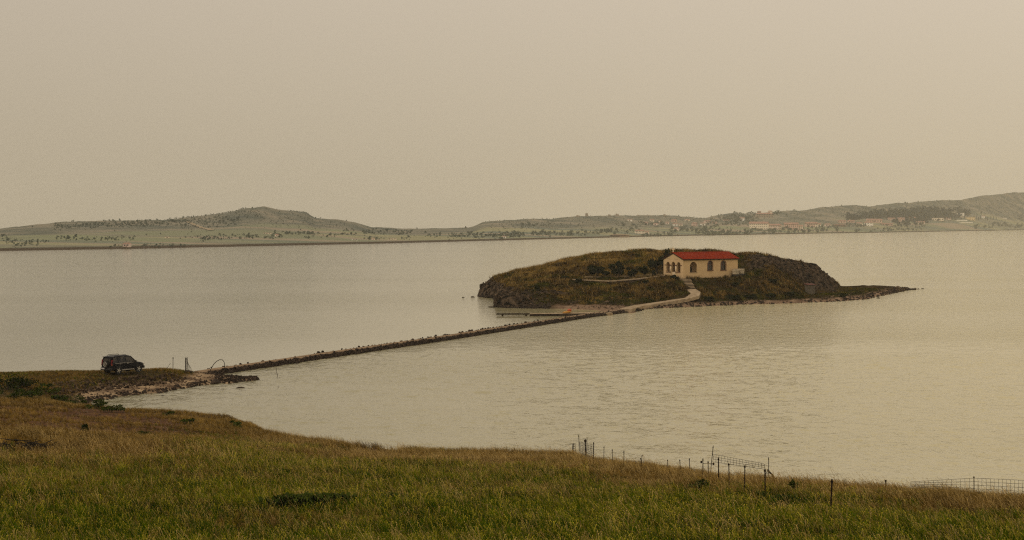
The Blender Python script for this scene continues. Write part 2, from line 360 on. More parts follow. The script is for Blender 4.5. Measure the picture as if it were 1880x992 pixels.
def f_gh(X, Y, Z):
    """how tall the grass grows: short on the spit and round the bare earth"""
    n = fbm(X / 5, Y / 5, 3, 75); u = U(X, Y)
    g = .82 + .7 * n
    g = g * (1 - .45 * sstep(84, 92, Y) * (1 - sstep(420, 620, u)))
    return np.clip(np.where(f_spit(X, Y) > .5, .34 + .35 * n, g), .18, 1.2)
def a_green(X, Y, Z): return f_cover(X, Y, Z) * (1 - f_dry(X, Y, Z)) * (.55 + .9 * (fbm(X / 3, Y / 3, 3, 71) + .5))
def a_dry(X, Y, Z): return f_cover(X, Y, Z) * f_dry(X, Y, Z) * (.45 + 1.1 * (fbm(X / 2.5, Y / 2.5, 3, 73) + .5))
near_shore = grid_terrain('ground', fore_z, -95, 62, -18, 166, .6, .55, M['ground'],
    {'dirt': f_dirt, 'beach': f_beach, 'green': a_green, 'dry': a_dry, 'gh': f_gh, 'stalk': lambda X, Y, Z: f_cover(X, Y, Z) * (1 - f_spit(X, Y)) * (.22 + .9 * (fbm(X / 4, Y / 4, 3, 79) + .35) + .5 * f_dry(X, Y, Z) * (U(X, Y) > 450))})

# --- island
def i_beach(X, Y, Z):
    u = U(X, Y); return sstep(1000, 1040, u) * (1 - sstep(.42, .72, Z + .5 * fbm(X / 2, Y / 2, 3, 81))) * (Y < 345)
def i_grass(X, Y, Z):
    ca, sa = .832, .555
    s = (X - 33.9) * ca + (Y - 302) * sa; t = -(X - 33.9) * sa + (Y - 302) * ca
    inside = (s > -.3) * (s < 14.7) * (t > -.3) * (t < 6.4)
    pth = path_mask(X, Y)
    return sstep(.45, .9, Z) * (1 - isle_rock(X, Y)) * (1 - inside) * (1 - pth) * (Y < 346)
def i_lawn(X, Y, Z):
    u = U(X, Y); n = fbm(X / 3, Y / 3, 3, 83)
    a = sstep(1480, 1510, u) * (1 - sstep(.9, 2.2, Z))
    b = (1 - sstep(1.0, 1.7, Z + n)) * .9
    return np.maximum(np.maximum(a, b), sstep(-.10, .14, n))
def i_green(X, Y, Z): return i_grass(X, Y, Z) * i_lawn(X, Y, Z)
def i_straw_w(X, Y, Z):
    u = U(X, Y); n = fbm(X / 3.5, Y / 3.5, 3, 87)
    return np.clip(np.maximum(sstep(308, 313, Y) * (1 - sstep(1215, 1330, u)) * sstep(-.12, .1, n + .06), sstep(.14, .24, n) * .8), 0, 1)
def i_dry(X, Y, Z): return i_grass(X, Y, Z) * (1 - i_lawn(X, Y, Z)) * (1 - i_straw_w(X, Y, Z))
def i_straw(X, Y, Z): return i_grass(X, Y, Z) * (1 - .6 * i_lawn(X, Y, Z)) * i_straw_w(X, Y, Z)
PATH = [Vector((34.55, 295.5, 0)), Vector((35.2, 293.2, 0)), Vector((34.6, 290.8, 0)), Vector((32.2, 288.6, 0)), Vector((28.9, 286.4, 0)), Vector((25.5, 283.2, 0)), Vector((23.2, 279.0, 0)), Vector((21.2, 272.5, 0)), Vector((19.9, 267.4, 0))]
STAIR = [Vector((34.1, 300.6, 0)), Vector((34.55, 295.5, 0))]
def path_mask(X, Y):
    d = np.full(np.shape(X), 1e9)
    pts = STAIR + PATH[1:]
    for a, b in zip(pts, pts[1:]):
        ax, ay, bx, by = a.x, a.y, b.x, b.y
        t = np.clip(((X - ax) * (bx - ax) + (Y - ay) * (by - ay)) / ((bx - ax) ** 2 + (by - ay) ** 2), 0, 1)
        d = np.minimum(d, np.hypot(X - ax - t * (bx - ax), Y - ay - t * (by - ay)))
    return (d < 1.25).astype(float)
island = grid_terrain('island_terrain', isle_z, -26, 112, 256, 378, .5, .5, M['island'],
    {'rock': lambda X, Y, Z: isle_rock(X, Y), 'beach': i_beach, 'green': i_green, 'dry': i_dry, 'straw': i_straw, 'gh': lambda X, Y, Z: np.clip(.85 + 1.2 * fbm(X / 4, Y / 4, 3, 85) - .5 * (U(X, Y) > 1480) * (Z < 2), .3, 1)})

def ray_hit(zf, x, y, y0, y1, n=3000):
    """where the sight line through photo pixel (x, y) meets a terrain: used once to find ground positions"""
    Ys = np.linspace(y0, y1, n); X = (x - CX) / F * Ys; Z = zf(X, Ys); ray = CAM_H - (y - HY) / F * Ys
    k = np.argmax(Z >= ray); k = k if Z[k] >= ray[k] else n - 1
    return Vector((X[k], Ys[k], Z[k]))
def fz(x, y): return float(fore_z(np.array([x]), np.array([y]))[0])
def iz(x, y): return float(isle_z(np.array([x]), np.array([y]))[0])

# ---------------------------------------------------------------- far shore
SHORE = ([-500, 0, 240, 480, 700, 880, 1000, 1200, 1340, 1500, 1600, 1880, 2400], [470, 461, 457, 452, 447.3, 442.5, 439.5, 434.3, 431.8, 429, 427.6, 422.6, 419.5])
SKY = [(-500, 425), (-100, 424), (0, 420), (60, 413), (110, 408), (200, 405.5), (300, 404), (330, 400.5), (380, 395), (420, 389.5), (445, 383.5), (470, 381.5), (485, 379), (498, 381.5), (510, 385), (540, 387), (560, 389.5), (580, 400.5), (620, 403), (650, 408.5), (680, 417), (740, 420), (800, 419.5), (860, 417.5), (872, 415), (884, 409), (900, 406), (940, 404), (980, 401), (1010, 403), (1040, 398.5), (1080, 397), (1150, 396), (1200, 395.5), (1240, 396), (1270, 398.5), (1290, 401), (1310, 397), (1330, 393), (1345, 391.5), (1365, 393), (1400, 391), (1430, 388.5), (1480, 386), (1510, 380.5), (1540, 378.5), (1570, 377), (1600, 379), (1625, 376), (1650, 373), (1720, 368.5), (1760, 367.5), (1780, 364), (1800, 359.5), (1850, 355), (1880, 352), (2000, 346), (2400, 345)]
SKX = [a for a, _ in SKY]; SKYY = [b for _, b in SKY]
def hill_polar(u, t):
    u = np.asarray(u, float); t = np.asarray(t, float)
    Ys = CAM_H * F / (np.interp(u, *SHORE) - HY)
    Yr = Ys + np.interp(u, [-500, 0, 485, 700, 900, 1200, 1500, 1880, 2400], [520, 520, 700, 620, 640, 700, 760, 800, 800])
    zr = CAM_H + (HY - np.interp(u, SKX, SKYY)) / F * Yr
    Y = Ys + (Yr - Ys) * t
    zr = zr + (fbm(u / 9, u * 0, 3, 90) * 1.6) * Yr / 2800
    tt = np.clip(t, 0, 1)
    flat = 1.3 * sstep(0, .015, t) + 2.0 * sstep(.02, .3, t)
    z = flat + (zr - 3.3) * (.18 * tt + .82 * tt ** 2.3) * sstep(0.02, .12, t)
    X = (u - CX) / F * Y
    z = z + (zr * .16 + 1.5) * sstep(.05, .3, tt) * (1 - sstep(.7, 1, tt)) * fbm(X / 170, Y / 130, 3, 91) * 1.8
    z = z + sstep(.3, .6, tt) * fbm(X / 35, Y / 35, 3, 95) * zr * .05
    z = np.where(t > 1, zr - (t - 1) * (zr + 3) * 2.2, z)
    z = np.where(t < 0, -2.0, z)
    return X, Y, z
ucols = np.arange(-480, 2380, 5.0)
trow = np.concatenate([[-.03, 0.0, .006, .015], np.linspace(.03, 1.0, 84), [1.05, 1.15, 1.3, 1.5]])
UU, TT = np.meshgrid(ucols, trow); HX, HYv, HZ = hill_polar(UU.ravel(), TT.ravel())
i = np.arange(UU.size).reshape(UU.shape)
q = np.stack([i[:-1, :-1], i[:-1, 1:], i[1:, 1:], i[1:, :-1]], -1).reshape(-1, 4)
me = bpy.data.meshes.new('hills'); me.from_pydata(np.stack([HX, HYv, HZ], 1).tolist(), [], q.tolist()); me.update(); me.shade_smooth()
M['hill'] = mat_noise('hill_scrub', [(.06, .078, .070), (.115, .122, .095), (.19, .178, .135), (.28, .235, .175)], .022, detail=9, pos=(.3, .45, .56, .7), bump=0.5, bscale=.05, bdist=2.0)  # paler, bluer scrub tones: part of the distance haze is in the colour
def hill_fields(m):
    n, l = m.node_tree.nodes, m.node_tree.links
    b = n['Principled BSDF']; src = b.inputs['Base Color'].links[0].from_socket
    g = n.new('ShaderNodeNewGeometry'); mp = n.new('ShaderNodeMapping'); mp.inputs['Scale'].default_value = (.005, .021, 0); mp.inputs['Rotation'].default_value = (0, 0, .35)
    v = n.new('ShaderNodeTexVoronoi'); v.inputs['Scale'].default_value = 1.0; v.inputs['Randomness'].default_value = .85
    l.new(g.outputs['Position'], mp.inputs[0]); l.new(mp.outputs[0], v.inputs[0])
    r = n.new('ShaderNodeValToRGB'); r.color_ramp.interpolation = 'CONSTANT'
    cs = [(.15, .175, .135), (.22, .23, .145), (.30, .285, .165), (.17, .19, .135), (.31, .255, .185), (.235, .25, .145), (.21, .205, .145)]  # field tones lightened to stand in for some of the haze
    r.color_ramp.elements[0].color = (*cs[0], 1); r.color_ramp.elements[1].color = (*cs[-1], 1); r.color_ramp.elements[1].position = .87
    for k in range(1, 6):
        e_ = r.color_ramp.elements.new(k / 7 + .01); e_.color = (*cs[k], 1)
    sx = n.new('ShaderNodeSeparateColor'); l.new(v.outputs['Color'], sx.inputs[0]); l.new(sx.outputs[0], r.inputs[0])
    a = n.new('ShaderNodeAttribute'); a.attribute_name = 'field'
    x = n.new('ShaderNodeMix'); x.data_type = 'RGBA'
    l.new(a.outputs['Fac'], x.inputs[0]); l.new(src, x.inputs[6]); l.new(r.outputs[0], x.inputs[7])
    # brown bank along the water
    a2 = n.new('ShaderNodeAttribute'); a2.attribute_name = 'bank'
    x2 = n.new('ShaderNodeMix'); x2.data_type = 'RGBA'; x2.inputs[7].default_value = (.06, .042, .026, 1)
    l.new(a2.outputs['Fac'], x2.inputs[0]); l.new(x.outputs[2], x2.inputs[6]); l.new(x2.outputs[2], b.inputs['Base Color'])
hill_fields(M['hill'])
fld = sstep(.03, .06, TT.ravel()) * (1 - sstep(.45, .62, TT.ravel() + fbm(HX / 120, HYv / 120, 3, 97) * .5)) * .8
a = me.attributes.new('field', 'FLOAT', 'POINT'); a.data.foreach_set('value', fld.astype(np.float32))
bk = (1 - sstep(.012, .03, TT.ravel()))
a = me.attributes.new('bank', 'FLOAT', 'POINT'); a.data.foreach_set('value', bk.astype(np.float32))
hills = obj('hills', me, M['hill']); tag(hills, kind='structure')

HT = np.concatenate([np.linspace(0, .2, 160), np.linspace(.201, 1, 240)])
def hill_hit(u, y):
    """ground point on the far shore seen in column u at row y"""
    t = HT; X, Y, Z = hill_polar(np.full_like(t, u), t)
    yp = HY + F * (CAM_H - Z) / Y
    k = np.argmax(yp <= y); k = k if yp[k] <= y else len(t) - 1
    return Vector((X[k], Y[k], Z[k])), t[k]
def hill_z_at(X, Y):
    u = CX + F * X / Y
    Ys = CAM_H * F / (np.interp(u, *SHORE) - HY)
    Yr = Ys + np.interp(u, [-500, 0, 485, 700, 900, 1200, 1500, 1880, 2400], [520, 520, 700, 620, 640, 700, 760, 800, 800])
    return hill_polar(u, (Y - Ys) / (Yr - Ys))[2]

# ---------------------------------------------------------------- water
def water_material():
    m = bpy.data.materials.new('lagoon_water'); m.use_nodes = True
    n, l = m.node_tree.nodes, m.node_tree.links
    b = n['Principled BSDF']
    b.inputs['Base Color'].default_value = (.40, .345, .215, 1); b.inputs['Roughness'].default_value = .09
    b.inputs['IOR'].default_value = 1.45
    g = n.new('ShaderNodeNewGeometry')
    # wind shelter behind the causeway
    d = n.new('ShaderNodeVectorMath'); d.operation = 'DOT_PRODUCT'; d.inputs[1].default_value = (-.907, .42, 0)
    l.new(g.outputs['Position'], d.inputs[0])
    off = -.907 * -25.4 + .42 * 169.0
    mr = n.new('ShaderNodeMapRange'); mr.inputs['From Min'].default_value = off - 1.0; mr.inputs['From Max'].default_value = off + 1.5
    mr.inputs['To Min'].default_value = 1.0; mr.inputs['To Max'].default_value = .10; l.new(d.outputs['Value'], mr.inputs['Value'])
    mr2 = n.new('ShaderNodeMapRange'); mr2.inputs['From Min'].default_value = off + 6; mr2.inputs['From Max'].default_value = off + 60
    mr2.inputs['To Min'].default_value = 0; mr2.inputs['To Max'].default_value = .42; l.new(d.outputs['Value'], mr2.inputs['Value'])
    ad = n.new('ShaderNodeMath'); ad.operation = 'ADD'; l.new(mr.outputs[0], ad.inputs[0]); l.new(mr2.outputs[0], ad.inputs[1])
    spx = n.new('ShaderNodeSeparateXYZ'); l.new(g.outputs['Position'], spx.inputs[0])
    ex = n.new('ShaderNodeMapRange'); ex.interpolation_type = 'SMOOTHSTEP'; ex.inputs['From Min'].default_value = 0; ex.inputs['From Max'].default_value = 160; l.new(spx.outputs[0], ex.inputs['Value'])
    shm = n.new('ShaderNodeMix'); shm.data_type = 'FLOAT'; l.new(ex.outputs[0], shm.inputs[0]); l.new(ad.outputs[0], shm.inputs[2]); shm.inputs[3].default_value = .8
    ad = shm
    # big lanes of smoother and rougher water
    mpb = n.new('ShaderNodeMapping'); mpb.inputs['Scale'].default_value = (.004, .022, 1); mpb.inputs['Rotation'].default_value = (0, 0, .05); l.new(g.outputs['Position'], mpb.inputs[0])
    tb = n.new('ShaderNodeTexNoise'); tb.inputs['Scale'].default_value = 1; tb.inputs['Detail'].default_value = 4; l.new(mpb.outputs[0], tb.inputs[0])
    mrb = n.new('ShaderNodeMapRange'); mrb.inputs['From Min'].default_value = .3; mrb.inputs['From Max'].default_value = .7; mrb.inputs['To Min'].default_value = .45; mrb.inputs['To Max'].default_value = 1.25
    l.new(tb.outputs[0], mrb.inputs['Value'])
    am = n.new('ShaderNodeMath'); am.operation = 'MULTIPLY'; l.new(ad.outputs[0], am.inputs[0]); l.new(mrb.outputs[0], am.inputs[1])
    # base colour brightens to the right, painting in the brighter sky reflection
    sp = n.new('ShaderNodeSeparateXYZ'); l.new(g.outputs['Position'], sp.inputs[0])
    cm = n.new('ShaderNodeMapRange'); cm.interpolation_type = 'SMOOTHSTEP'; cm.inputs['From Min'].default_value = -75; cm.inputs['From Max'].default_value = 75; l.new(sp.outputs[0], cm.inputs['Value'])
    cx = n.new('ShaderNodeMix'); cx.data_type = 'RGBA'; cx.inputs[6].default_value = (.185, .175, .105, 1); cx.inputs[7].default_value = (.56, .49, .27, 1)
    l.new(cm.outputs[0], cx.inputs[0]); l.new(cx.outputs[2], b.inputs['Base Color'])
    h = None
    for sc_, st, w in ((1.9, (.85, .42, 1), 1.0), (.45, (.7, .8, 1), .8), (4.2, (.8, .6, 1), .3)):
        mp = n.new('ShaderNodeMapping'); mp.inputs['Scale'].default_value = st; mp.inputs['Rotation'].default_value = (0, 0, .22); l.new(g.outputs['Position'], mp.inputs[0])
        t = n.new('ShaderNodeTexNoise'); t.inputs['Scale'].default_value = sc_; t.inputs['Detail'].default_value = 3; t.inputs['Roughness'].default_value = .55
        l.new(mp.outputs[0], t.inputs[0])
        mm = n.new('ShaderNodeMath'); mm.operation = 'MULTIPLY'; mm.inputs[1].default_value = w; l.new(t.outputs[0], mm.inputs[0])
        if h is None: h = mm
        else:
            s = n.new('ShaderNodeMath'); s.operation = 'ADD'; l.new(h.outputs[0], s.inputs[0]); l.new(mm.outputs[0], s.inputs[1]); h = s
    bp = n.new('ShaderNodeBump'); bp.inputs['Distance'].default_value = .36; l.new(am.outputs[0], bp.inputs['Strength']); l.new(h.outputs[0], bp.inputs['Height'])
    l.new(bp.outputs[0], b.inputs['Normal'])
    return m
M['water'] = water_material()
def water_mesh():
    """near water carries real wavelets; they fade into the flat sheet that reaches the far shore"""
    xs = np.arange(-62, 78.01, .26); ys = np.arange(60, 212.01, .30); X, Y = np.meshgrid(xs, ys); X = X.ravel(); Y = Y.ravel()
    Xr = X * .97 + Y * .22; Yr = -X * .22 + Y * .97
    h1 = fbm(Xr / 1.5, Yr / 1.15, 2, 201); h2 = fbm(Xr / .8, Yr / .75, 2, 205); h3 = fbm(Xr / 4.5, Yr / 3.2, 2, 209)
    crest = np.clip(.5 - np.abs(h1), 0, .5) ** 2 * 2
    z = .16 * h1 + .10 * crest + .07 * h2 + .05 * h3
    lane = .55 + .9 * (fbm(X / 30, Y / 12, 2, 213) + .35)
    d = (-.907 * X + .42 * Y) - (-.907 * -25.4 + .42 * 169.0)
    shelter = 1 - .93 * sstep(-1.5, 1.5, d)
    fade = sstep(-62, -54, X) * (1 - sstep(68, 78, X)) * sstep(60, 64, Y) * (1 - sstep(170, 210, Y))
    z = (z - .03) * np.clip(lane, .3, 1.2) * shelter * fade
    nx, ny = len(xs), len(ys); i = np.arange(nx * ny).reshape(ny, nx)
    q = np.stack([i[:-1, :-1], i[:-1, 1:], i[1:, 1:], i[1:, :-1]], -1).reshape(-1, 4)
    x0, x1, y0, y1 = xs[0], xs[-1], ys[0], ys[-1]
    ex = np.array([(-3000, -150, 0), (x0, -150, 0), (x1, -150, 0), (3000, -150, 0), (-3000, y0, 0), (3000, y0, 0), (-3000, y1, 0), (3000, y1, 0), (-3000, 4700, 0), (x0, 4700, 0), (x1, 4700, 0), (3000, 4700, 0)], float); e0 = nx * ny
    A, B, C, D = i[0, 0], i[0, -1], i[-1, -1], i[-1, 0]
    big = [(e0, e0 + 1, A, e0 + 4), (e0 + 2, e0 + 3, e0 + 5, B), (e0 + 4, A, D, e0 + 6), (B, e0 + 5, e0 + 7, C), (e0 + 6, D, e0 + 9, e0 + 8), (C, e0 + 7, e0 + 11, e0 + 10)]
    big.append(tuple([e0 + 1, e0 + 2] + list(i[0, ::-1]))); big.append(tuple(list(i[-1, :]) + [e0 + 10, e0 + 9]))
    co = np.concatenate([np.stack([X, Y, z], 1), ex])
    me = bpy.data.meshes.new('water'); me.from_pydata(co.tolist(), [], q.tolist() + [tuple(map(int, f)) for f in big]); me.update(); me.shade_smooth(); return me
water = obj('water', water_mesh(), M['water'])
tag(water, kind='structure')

# ---------------------------------------------------------------- haze
hm = bpy.data.materials.new('haze'); hm.use_nodes = True
hn, hl = hm.node_tree.nodes, hm.node_tree.links
hn.remove(hn['Principled BSDF'])
pv = hn.new('ShaderNodeVolumePrincipled'); pv.inputs['Density'].default_value = 1.05e-4; pv.inputs['Color'].default_value = (.97, .95, .88, 1); pv.inputs['Anisotropy'].default_value = 0.0
hl.new(pv.outputs[0], hn['Material Output'].inputs['Volume'])
haze = obj('haze', box((0, 2350, 74), (6400, 5300, 156)), hm); tag(haze, 'thin warm haze over the bay', None, kind='stuff')
# ---------------------------------------------------------------- scattered grass (stuff)
PROTO = {}
def proto_collection(name, objs):
    c = bpy.data.collections.new(name)       # never linked to the scene: only a source for the scatter
    for o in objs:
        for uc in list(o.users_collection): uc.objects.unlink(o)
        c.objects.link(o)
    return c
def tuft_mesh(name, n, h0, h1, rad, w, lean, mats, head=0.0, seed=0, segs=3, stems=None):
    r = random.Random(seed); vs, fs, mi = [], [], []
    for k in range(n):
        a = r.uniform(0, 6.283); d = rad * math.sqrt(r.random()); bx, by = d * math.cos(a), d * math.sin(a)
        h = r.uniform(h0, h1); la = r.gauss(2.6, .9); lm = lean * r.uniform(.3, 1.3) * h
        wa = r.uniform(0, 3.1416); wx, wy = math.cos(wa), math.sin(wa); ww = w * r.uniform(.7, 1.3)
        stem = r.random() < head
        b0 = len(vs)
        for s in range(segs + 1):
            t = s / segs; c = lm * t ** 2
            px, py, pz = bx + c * math.cos(la), by + c * math.sin(la), h * (t - .12 * lean * t * t)
            wd = (ww * (1 - t) ** .7 + .0012) if not stem else ww * .35
            vs += [(px - wx * wd, py - wy * wd, pz), (px + wx * wd, py + wy * wd, pz)]
        for s in range(segs):
            i0 = b0 + 2 * s; fs.append((i0, i0 + 1, i0 + 3, i0 + 2)); mi.append(1 if stem else 0)
        if stem:      # nodding seed head
            i0 = len(vs); px, py, pz = bx + lm * math.cos(la), by + lm * math.sin(la), h * (1 - .12 * lean)
            L = r.uniform(.05, .1) * (h1 / .6); dx, dy = math.cos(la) * L * .7, math.sin(la) * L * .7; hw = ww * 1.3
            vs += [(px, py, pz), (px + dx * .5 - wx * hw, py + dy * .5 - wy * hw, pz + L * .3), (px + dx, py + dy, pz + L * .35), (px + dx * .5 + wx * hw, py + dy * .5 + wy * hw, pz + L * .3)]
            fs.append((i0, i0 + 1, i0 + 2, i0 + 3)); mi.append(1)
    me = bpy.data.meshes.new(name); me.from_pydata(vs, [], fs); me.update()
    for m in mats: me.materials.append(m)
    me.polygons.foreach_set('material_index', mi)
    return bpy.data.objects.new(name, me)

def mat_blade(name, cols, sc_=.35, trans=.25):
    m = mat_noise(name, cols, sc_, rough=.85, spec=.0, detail=4)
    n, l = m.node_tree.nodes, m.node_tree.links
    b = n['Principled BSDF']; src = b.inputs['Base Color'].links[0].from_socket
    oi = n.new('ShaderNodeObjectInfo'); mr = n.new('ShaderNodeMapRange'); mr.inputs['To Min'].default_value = .4; mr.inputs['To Max'].default_value = 1.65
    l.new(oi.outputs['Random'], mr.inputs['Value'])
    mu = n.new('ShaderNodeMix'); mu.data_type = 'RGBA'; mu.blend_type = 'MULTIPLY'; mu.inputs[0].default_value = 1
    l.new(src, mu.inputs[6]); l.new(mr.outputs[0], mu.inputs[7]); l.new(mu.outputs[2], b.inputs['Base Color'])
    tr = n.new('ShaderNodeBsdfTranslucent'); l.new(mu.outputs[2], tr.inputs[0])
    ms = n.new('ShaderNodeMixShader'); ms.inputs[0].default_value = trans
    l.new(b.outputs[0], ms.inputs[1]); l.new(tr.outputs[0], ms.inputs[2]); l.new(ms.outputs[0], n['Material Output'].inputs[0])
    return m
M['blade_green'] = mat_blade('green_grass_blades', [(.012, .034, .0006), (.042, .074, .001), (.110, .132, .003)], .25)
M['blade_seed'] = mat_blade('pale_seed_heads', [(.25, .215, .016), (.44, .36, .045)], .8)
M['blade_dry'] = mat_blade('dry_grass_blades', [(.050, .028, .003), (.135, .077, .009), (.28, .17, .030)], .3)
M['blade_straw'] = mat_blade('straw_seed_heads', [(.26, .17, .055), (.42, .30, .12)], .8)
M['isl_dry'] = mat_blade('island_dry_grass', [(.009, .005, .0015), (.050, .028, .006), (.24, .145, .036)], .33)
M['isl_green'] = mat_blade('island_green_grass', [(.008, .011, .0012), (.034, .040, .003), (.105, .098, .010)], .3)

def scatter(name, terrain, attr, density, protos, smin, smax, seed, label, tilt=.12):
    ng = bpy.data.node_groups.new(name + '_nodes', 'GeometryNodeTree')
    ng.interface.new_socket('Geometry', in_out='OUTPUT', socket_type='NodeSocketGeometry')
    n, l = ng.nodes, ng.links
    out = n.new('NodeGroupOutput')
    oi = n.new('GeometryNodeObjectInfo'); oi.inputs[0].default_value = terrain; oi.transform_space = 'RELATIVE'
    na = n.new('GeometryNodeInputNamedAttribute'); na.data_type = 'FLOAT'; na.inputs['Name'].default_value = attr
    mu = n.new('ShaderNodeMath'); mu.operation = 'MULTIPLY'; mu.inputs[1].default_value = density; l.new(na.outputs[0], mu.inputs[0])
    dp = n.new('GeometryNodeDistributePointsOnFaces'); dp.inputs['Seed'].default_value = seed
    l.new(oi.outputs['Geometry'], dp.inputs['Mesh']); l.new(mu.outputs[0], dp.inputs['Density'])
    ci = n.new('GeometryNodeCollectionInfo'); ci.inputs[0].default_value = protos; ci.inputs['Separate Children'].default_value = True; ci.inputs['Reset Children'].default_value = True
    rv = n.new('FunctionNodeRandomValue'); rv.data_type = 'FLOAT_VECTOR'; rv.inputs[0].default_value = (-tilt, -tilt, -.6); rv.inputs[1].default_value = (tilt, tilt, .6); rv.inputs['Seed'].default_value = seed + 1
    rs = n.new('FunctionNodeRandomValue'); rs.data_type = 'FLOAT'; rs.inputs[2].default_value = smin; rs.inputs[3].default_value = smax; rs.inputs['Seed'].default_value = seed + 2
    gh = n.new('GeometryNodeInputNamedAttribute'); gh.data_type = 'FLOAT'; gh.inputs['Name'].default_value = 'gh'
    sm = n.new('ShaderNodeMath'); sm.operation = 'MULTIPLY'; l.new(rs.outputs[1], sm.inputs[0]); l.new(gh.outputs[0], sm.inputs[1])
    ip = n.new('GeometryNodeInstanceOnPoints'); ip.inputs['Pick Instance'].default_value = True
    l.new(dp.outputs['Points'], ip.inputs['Points']); l.new(ci.outputs[0], ip.inputs['Instance'])
    l.new(rv.outputs[0], ip.inputs['Rotation']); l.new(sm.outputs[0], ip.inputs['Scale'])
    l.new(ip.outputs[0], out.inputs[0])
    me = bpy.data.meshes.new(name); o = bpy.data.objects.new(name, me); COL.objects.link(o)
    md = o.modifiers.new('scatter', 'NODES'); md.node_group = ng
    tag(o, label, None, kind='stuff'); return o

gt = [tuft_mesh('tuft', 24, .22, .58, .2, .013, .6, [M['blade_green'], M['blade_seed']], .16, s) for s in range(5)]
dt = [tuft_mesh('tuft', 22, .2, .55, .2, .011, .55, [M['blade_dry'], M['blade_straw']], .3, 20 + s) for s in range(5)]
C_green = proto_collection('green_tufts', gt); C_dry = proto_collection('dry_tufts', dt)
scatter('meadow_grass', near_shore, 'green', 26, C_green, .7, 1.35, 1, 'tall green grass covering the near slope')
scatter('dry_grass', near_shore, 'dry', 26, C_dry, .7, 1.3, 2, 'straw coloured dry grass along the bluff and the spit')
tall = [tuft_mesh('tuft', 4, .55, .95, .14, .012, .65, [M['blade_dry'], M['blade_straw']], .9, 60 + s) for s in range(4)]
C_tall = proto_collection('tall_tufts', tall)
scatter('seeding_grass_stalks', near_shore, 'stalk', 5.0, C_tall, .6, 1.15, 9, 'tall pale seeding grass stalks standing above the sward')
it = [tuft_mesh('tuft', 16, .3, .75, .45, .03, .5, [M['isl_dry'], M['blade_straw']], .10, 40 + s, segs=2) for s in range(4)]
ig = [tuft_mesh('tuft', 16, .2, .5, .42, .03, .5, [M['isl_green'], M['blade_dry']], .06, 50 + s, segs=2) for s in range(4)]
C_it = proto_collection('island_dry_tufts', it); C_ig = proto_collection('island_green_tufts', ig)
scatter('island_dry_grass', island, 'dry', 7.0, C_it, .6, 1.4, 3, 'dry brown scrub and grass on the island hill')
M['isl_straw'] = mat_blade('island_straw', [(.065, .038, .006), (.19, .117, .024), (.42, .27, .075)], .3)
C_is = proto_collection('island_straw_tufts', [tuft_mesh('tuft', 16, .3, .7, .45, .03, .5, [M['isl_straw'], M['blade_straw']], .12, 90 + s, segs=2) for s in range(4)])
scatter('island_straw_grass', island, 'straw', 7.5, C_is, .6, 1.3, 5, 'pale straw grass on the upper island slope')
scatter('island_green_grass', island, 'green', 7.5, C_ig, .5, 1.2, 4, 'short green grass on the island flats')

# ---------------------------------------------------------------- rocks
def rock_mesh(name, seed, sub=2, flat=.7, jag=.35):
    bm = bmesh.new(); bmesh.ops.create_icosphere(bm, subdivisions=sub, radius=1.0)
    r = random.Random(seed); ax = [Vector((r.gauss(0, 1), r.gauss(0, 1), r.gauss(0, 1))).normalized() for _ in range(7)]; cut = [r.uniform(.5, .85) for _ in ax]
    for v in bm.verts:
        for a_, c_ in zip(ax, cut):
            d = v.co.dot(a_)
            if d > c_: v.co -= a_ * (d - c_) * .9
        v.co *= 1 + r.uniform(-jag, jag) * .25
        v.co.z *= flat
    me = bpy.data.meshes.new(name); bm.to_mesh(me); bm.free(); return me
ROCKS = {m: [rock_mesh('rock', 100 + k) for k in range(6)] for m in ('rock_dark', 'rock_pale', 'rock_brown')}
for m, l_ in ROCKS.items():
    for me_ in l_: me_.materials.append(M[m])
def rock(name, loc, s, m='rock_dark', label=None, cat='rock', group=None, parent=None):
    o = bpy.data.objects.new(name, random.choice(ROCKS[m])); COL.objects.link(o)
    o.location = loc; o.scale = (s[0], s[1], s[2]); o.rotation_euler = (random.uniform(-.2, .2), random.uniform(-.2, .2), random.uniform(0, 6.28))
    o.parent = parent
    if label: tag(o, label, cat, group)
    return o
def rubble(name, pts, mat, label=None, parent=None):
    """many small stones joined: pts = list of (Vector, size)"""
    r = random.Random(len(pts)); base = []
    for k in range(8):
        bm = bmesh.new(); bmesh.ops.create_icosphere(bm, subdivisions=1, radius=1.0)
        for v in bm.verts: v.co *= r.uniform(.72, 1.15)
        base.append((np.array([v.co[:] for v in bm.verts]), np.array([[v.index for v in f.verts] for f in bm.faces]))); bm.free()
    V, Fc, off = [], [], 0
    for p, s in pts:
        v, f = base[r.randrange(8)]; e = Euler((r.uniform(0, 6), r.uniform(0, 6), r.uniform(0, 6))).to_matrix()
        m = np.array(e) @ np.diag([s * r.uniform(.8, 1.4), s * r.uniform(.7, 1.1), s * r.uniform(.5, .9)])
        V.append(v @ m.T + np.array(p[:])); Fc.append(f + off); off += len(v)
    me = bpy.data.meshes.new(name); me.from_pydata(np.concatenate(V).tolist(), [], np.concatenate(Fc).tolist()); me.update()
    o = obj(name, me, mat, parent); tag(o, label, None, kind='stuff'); return o

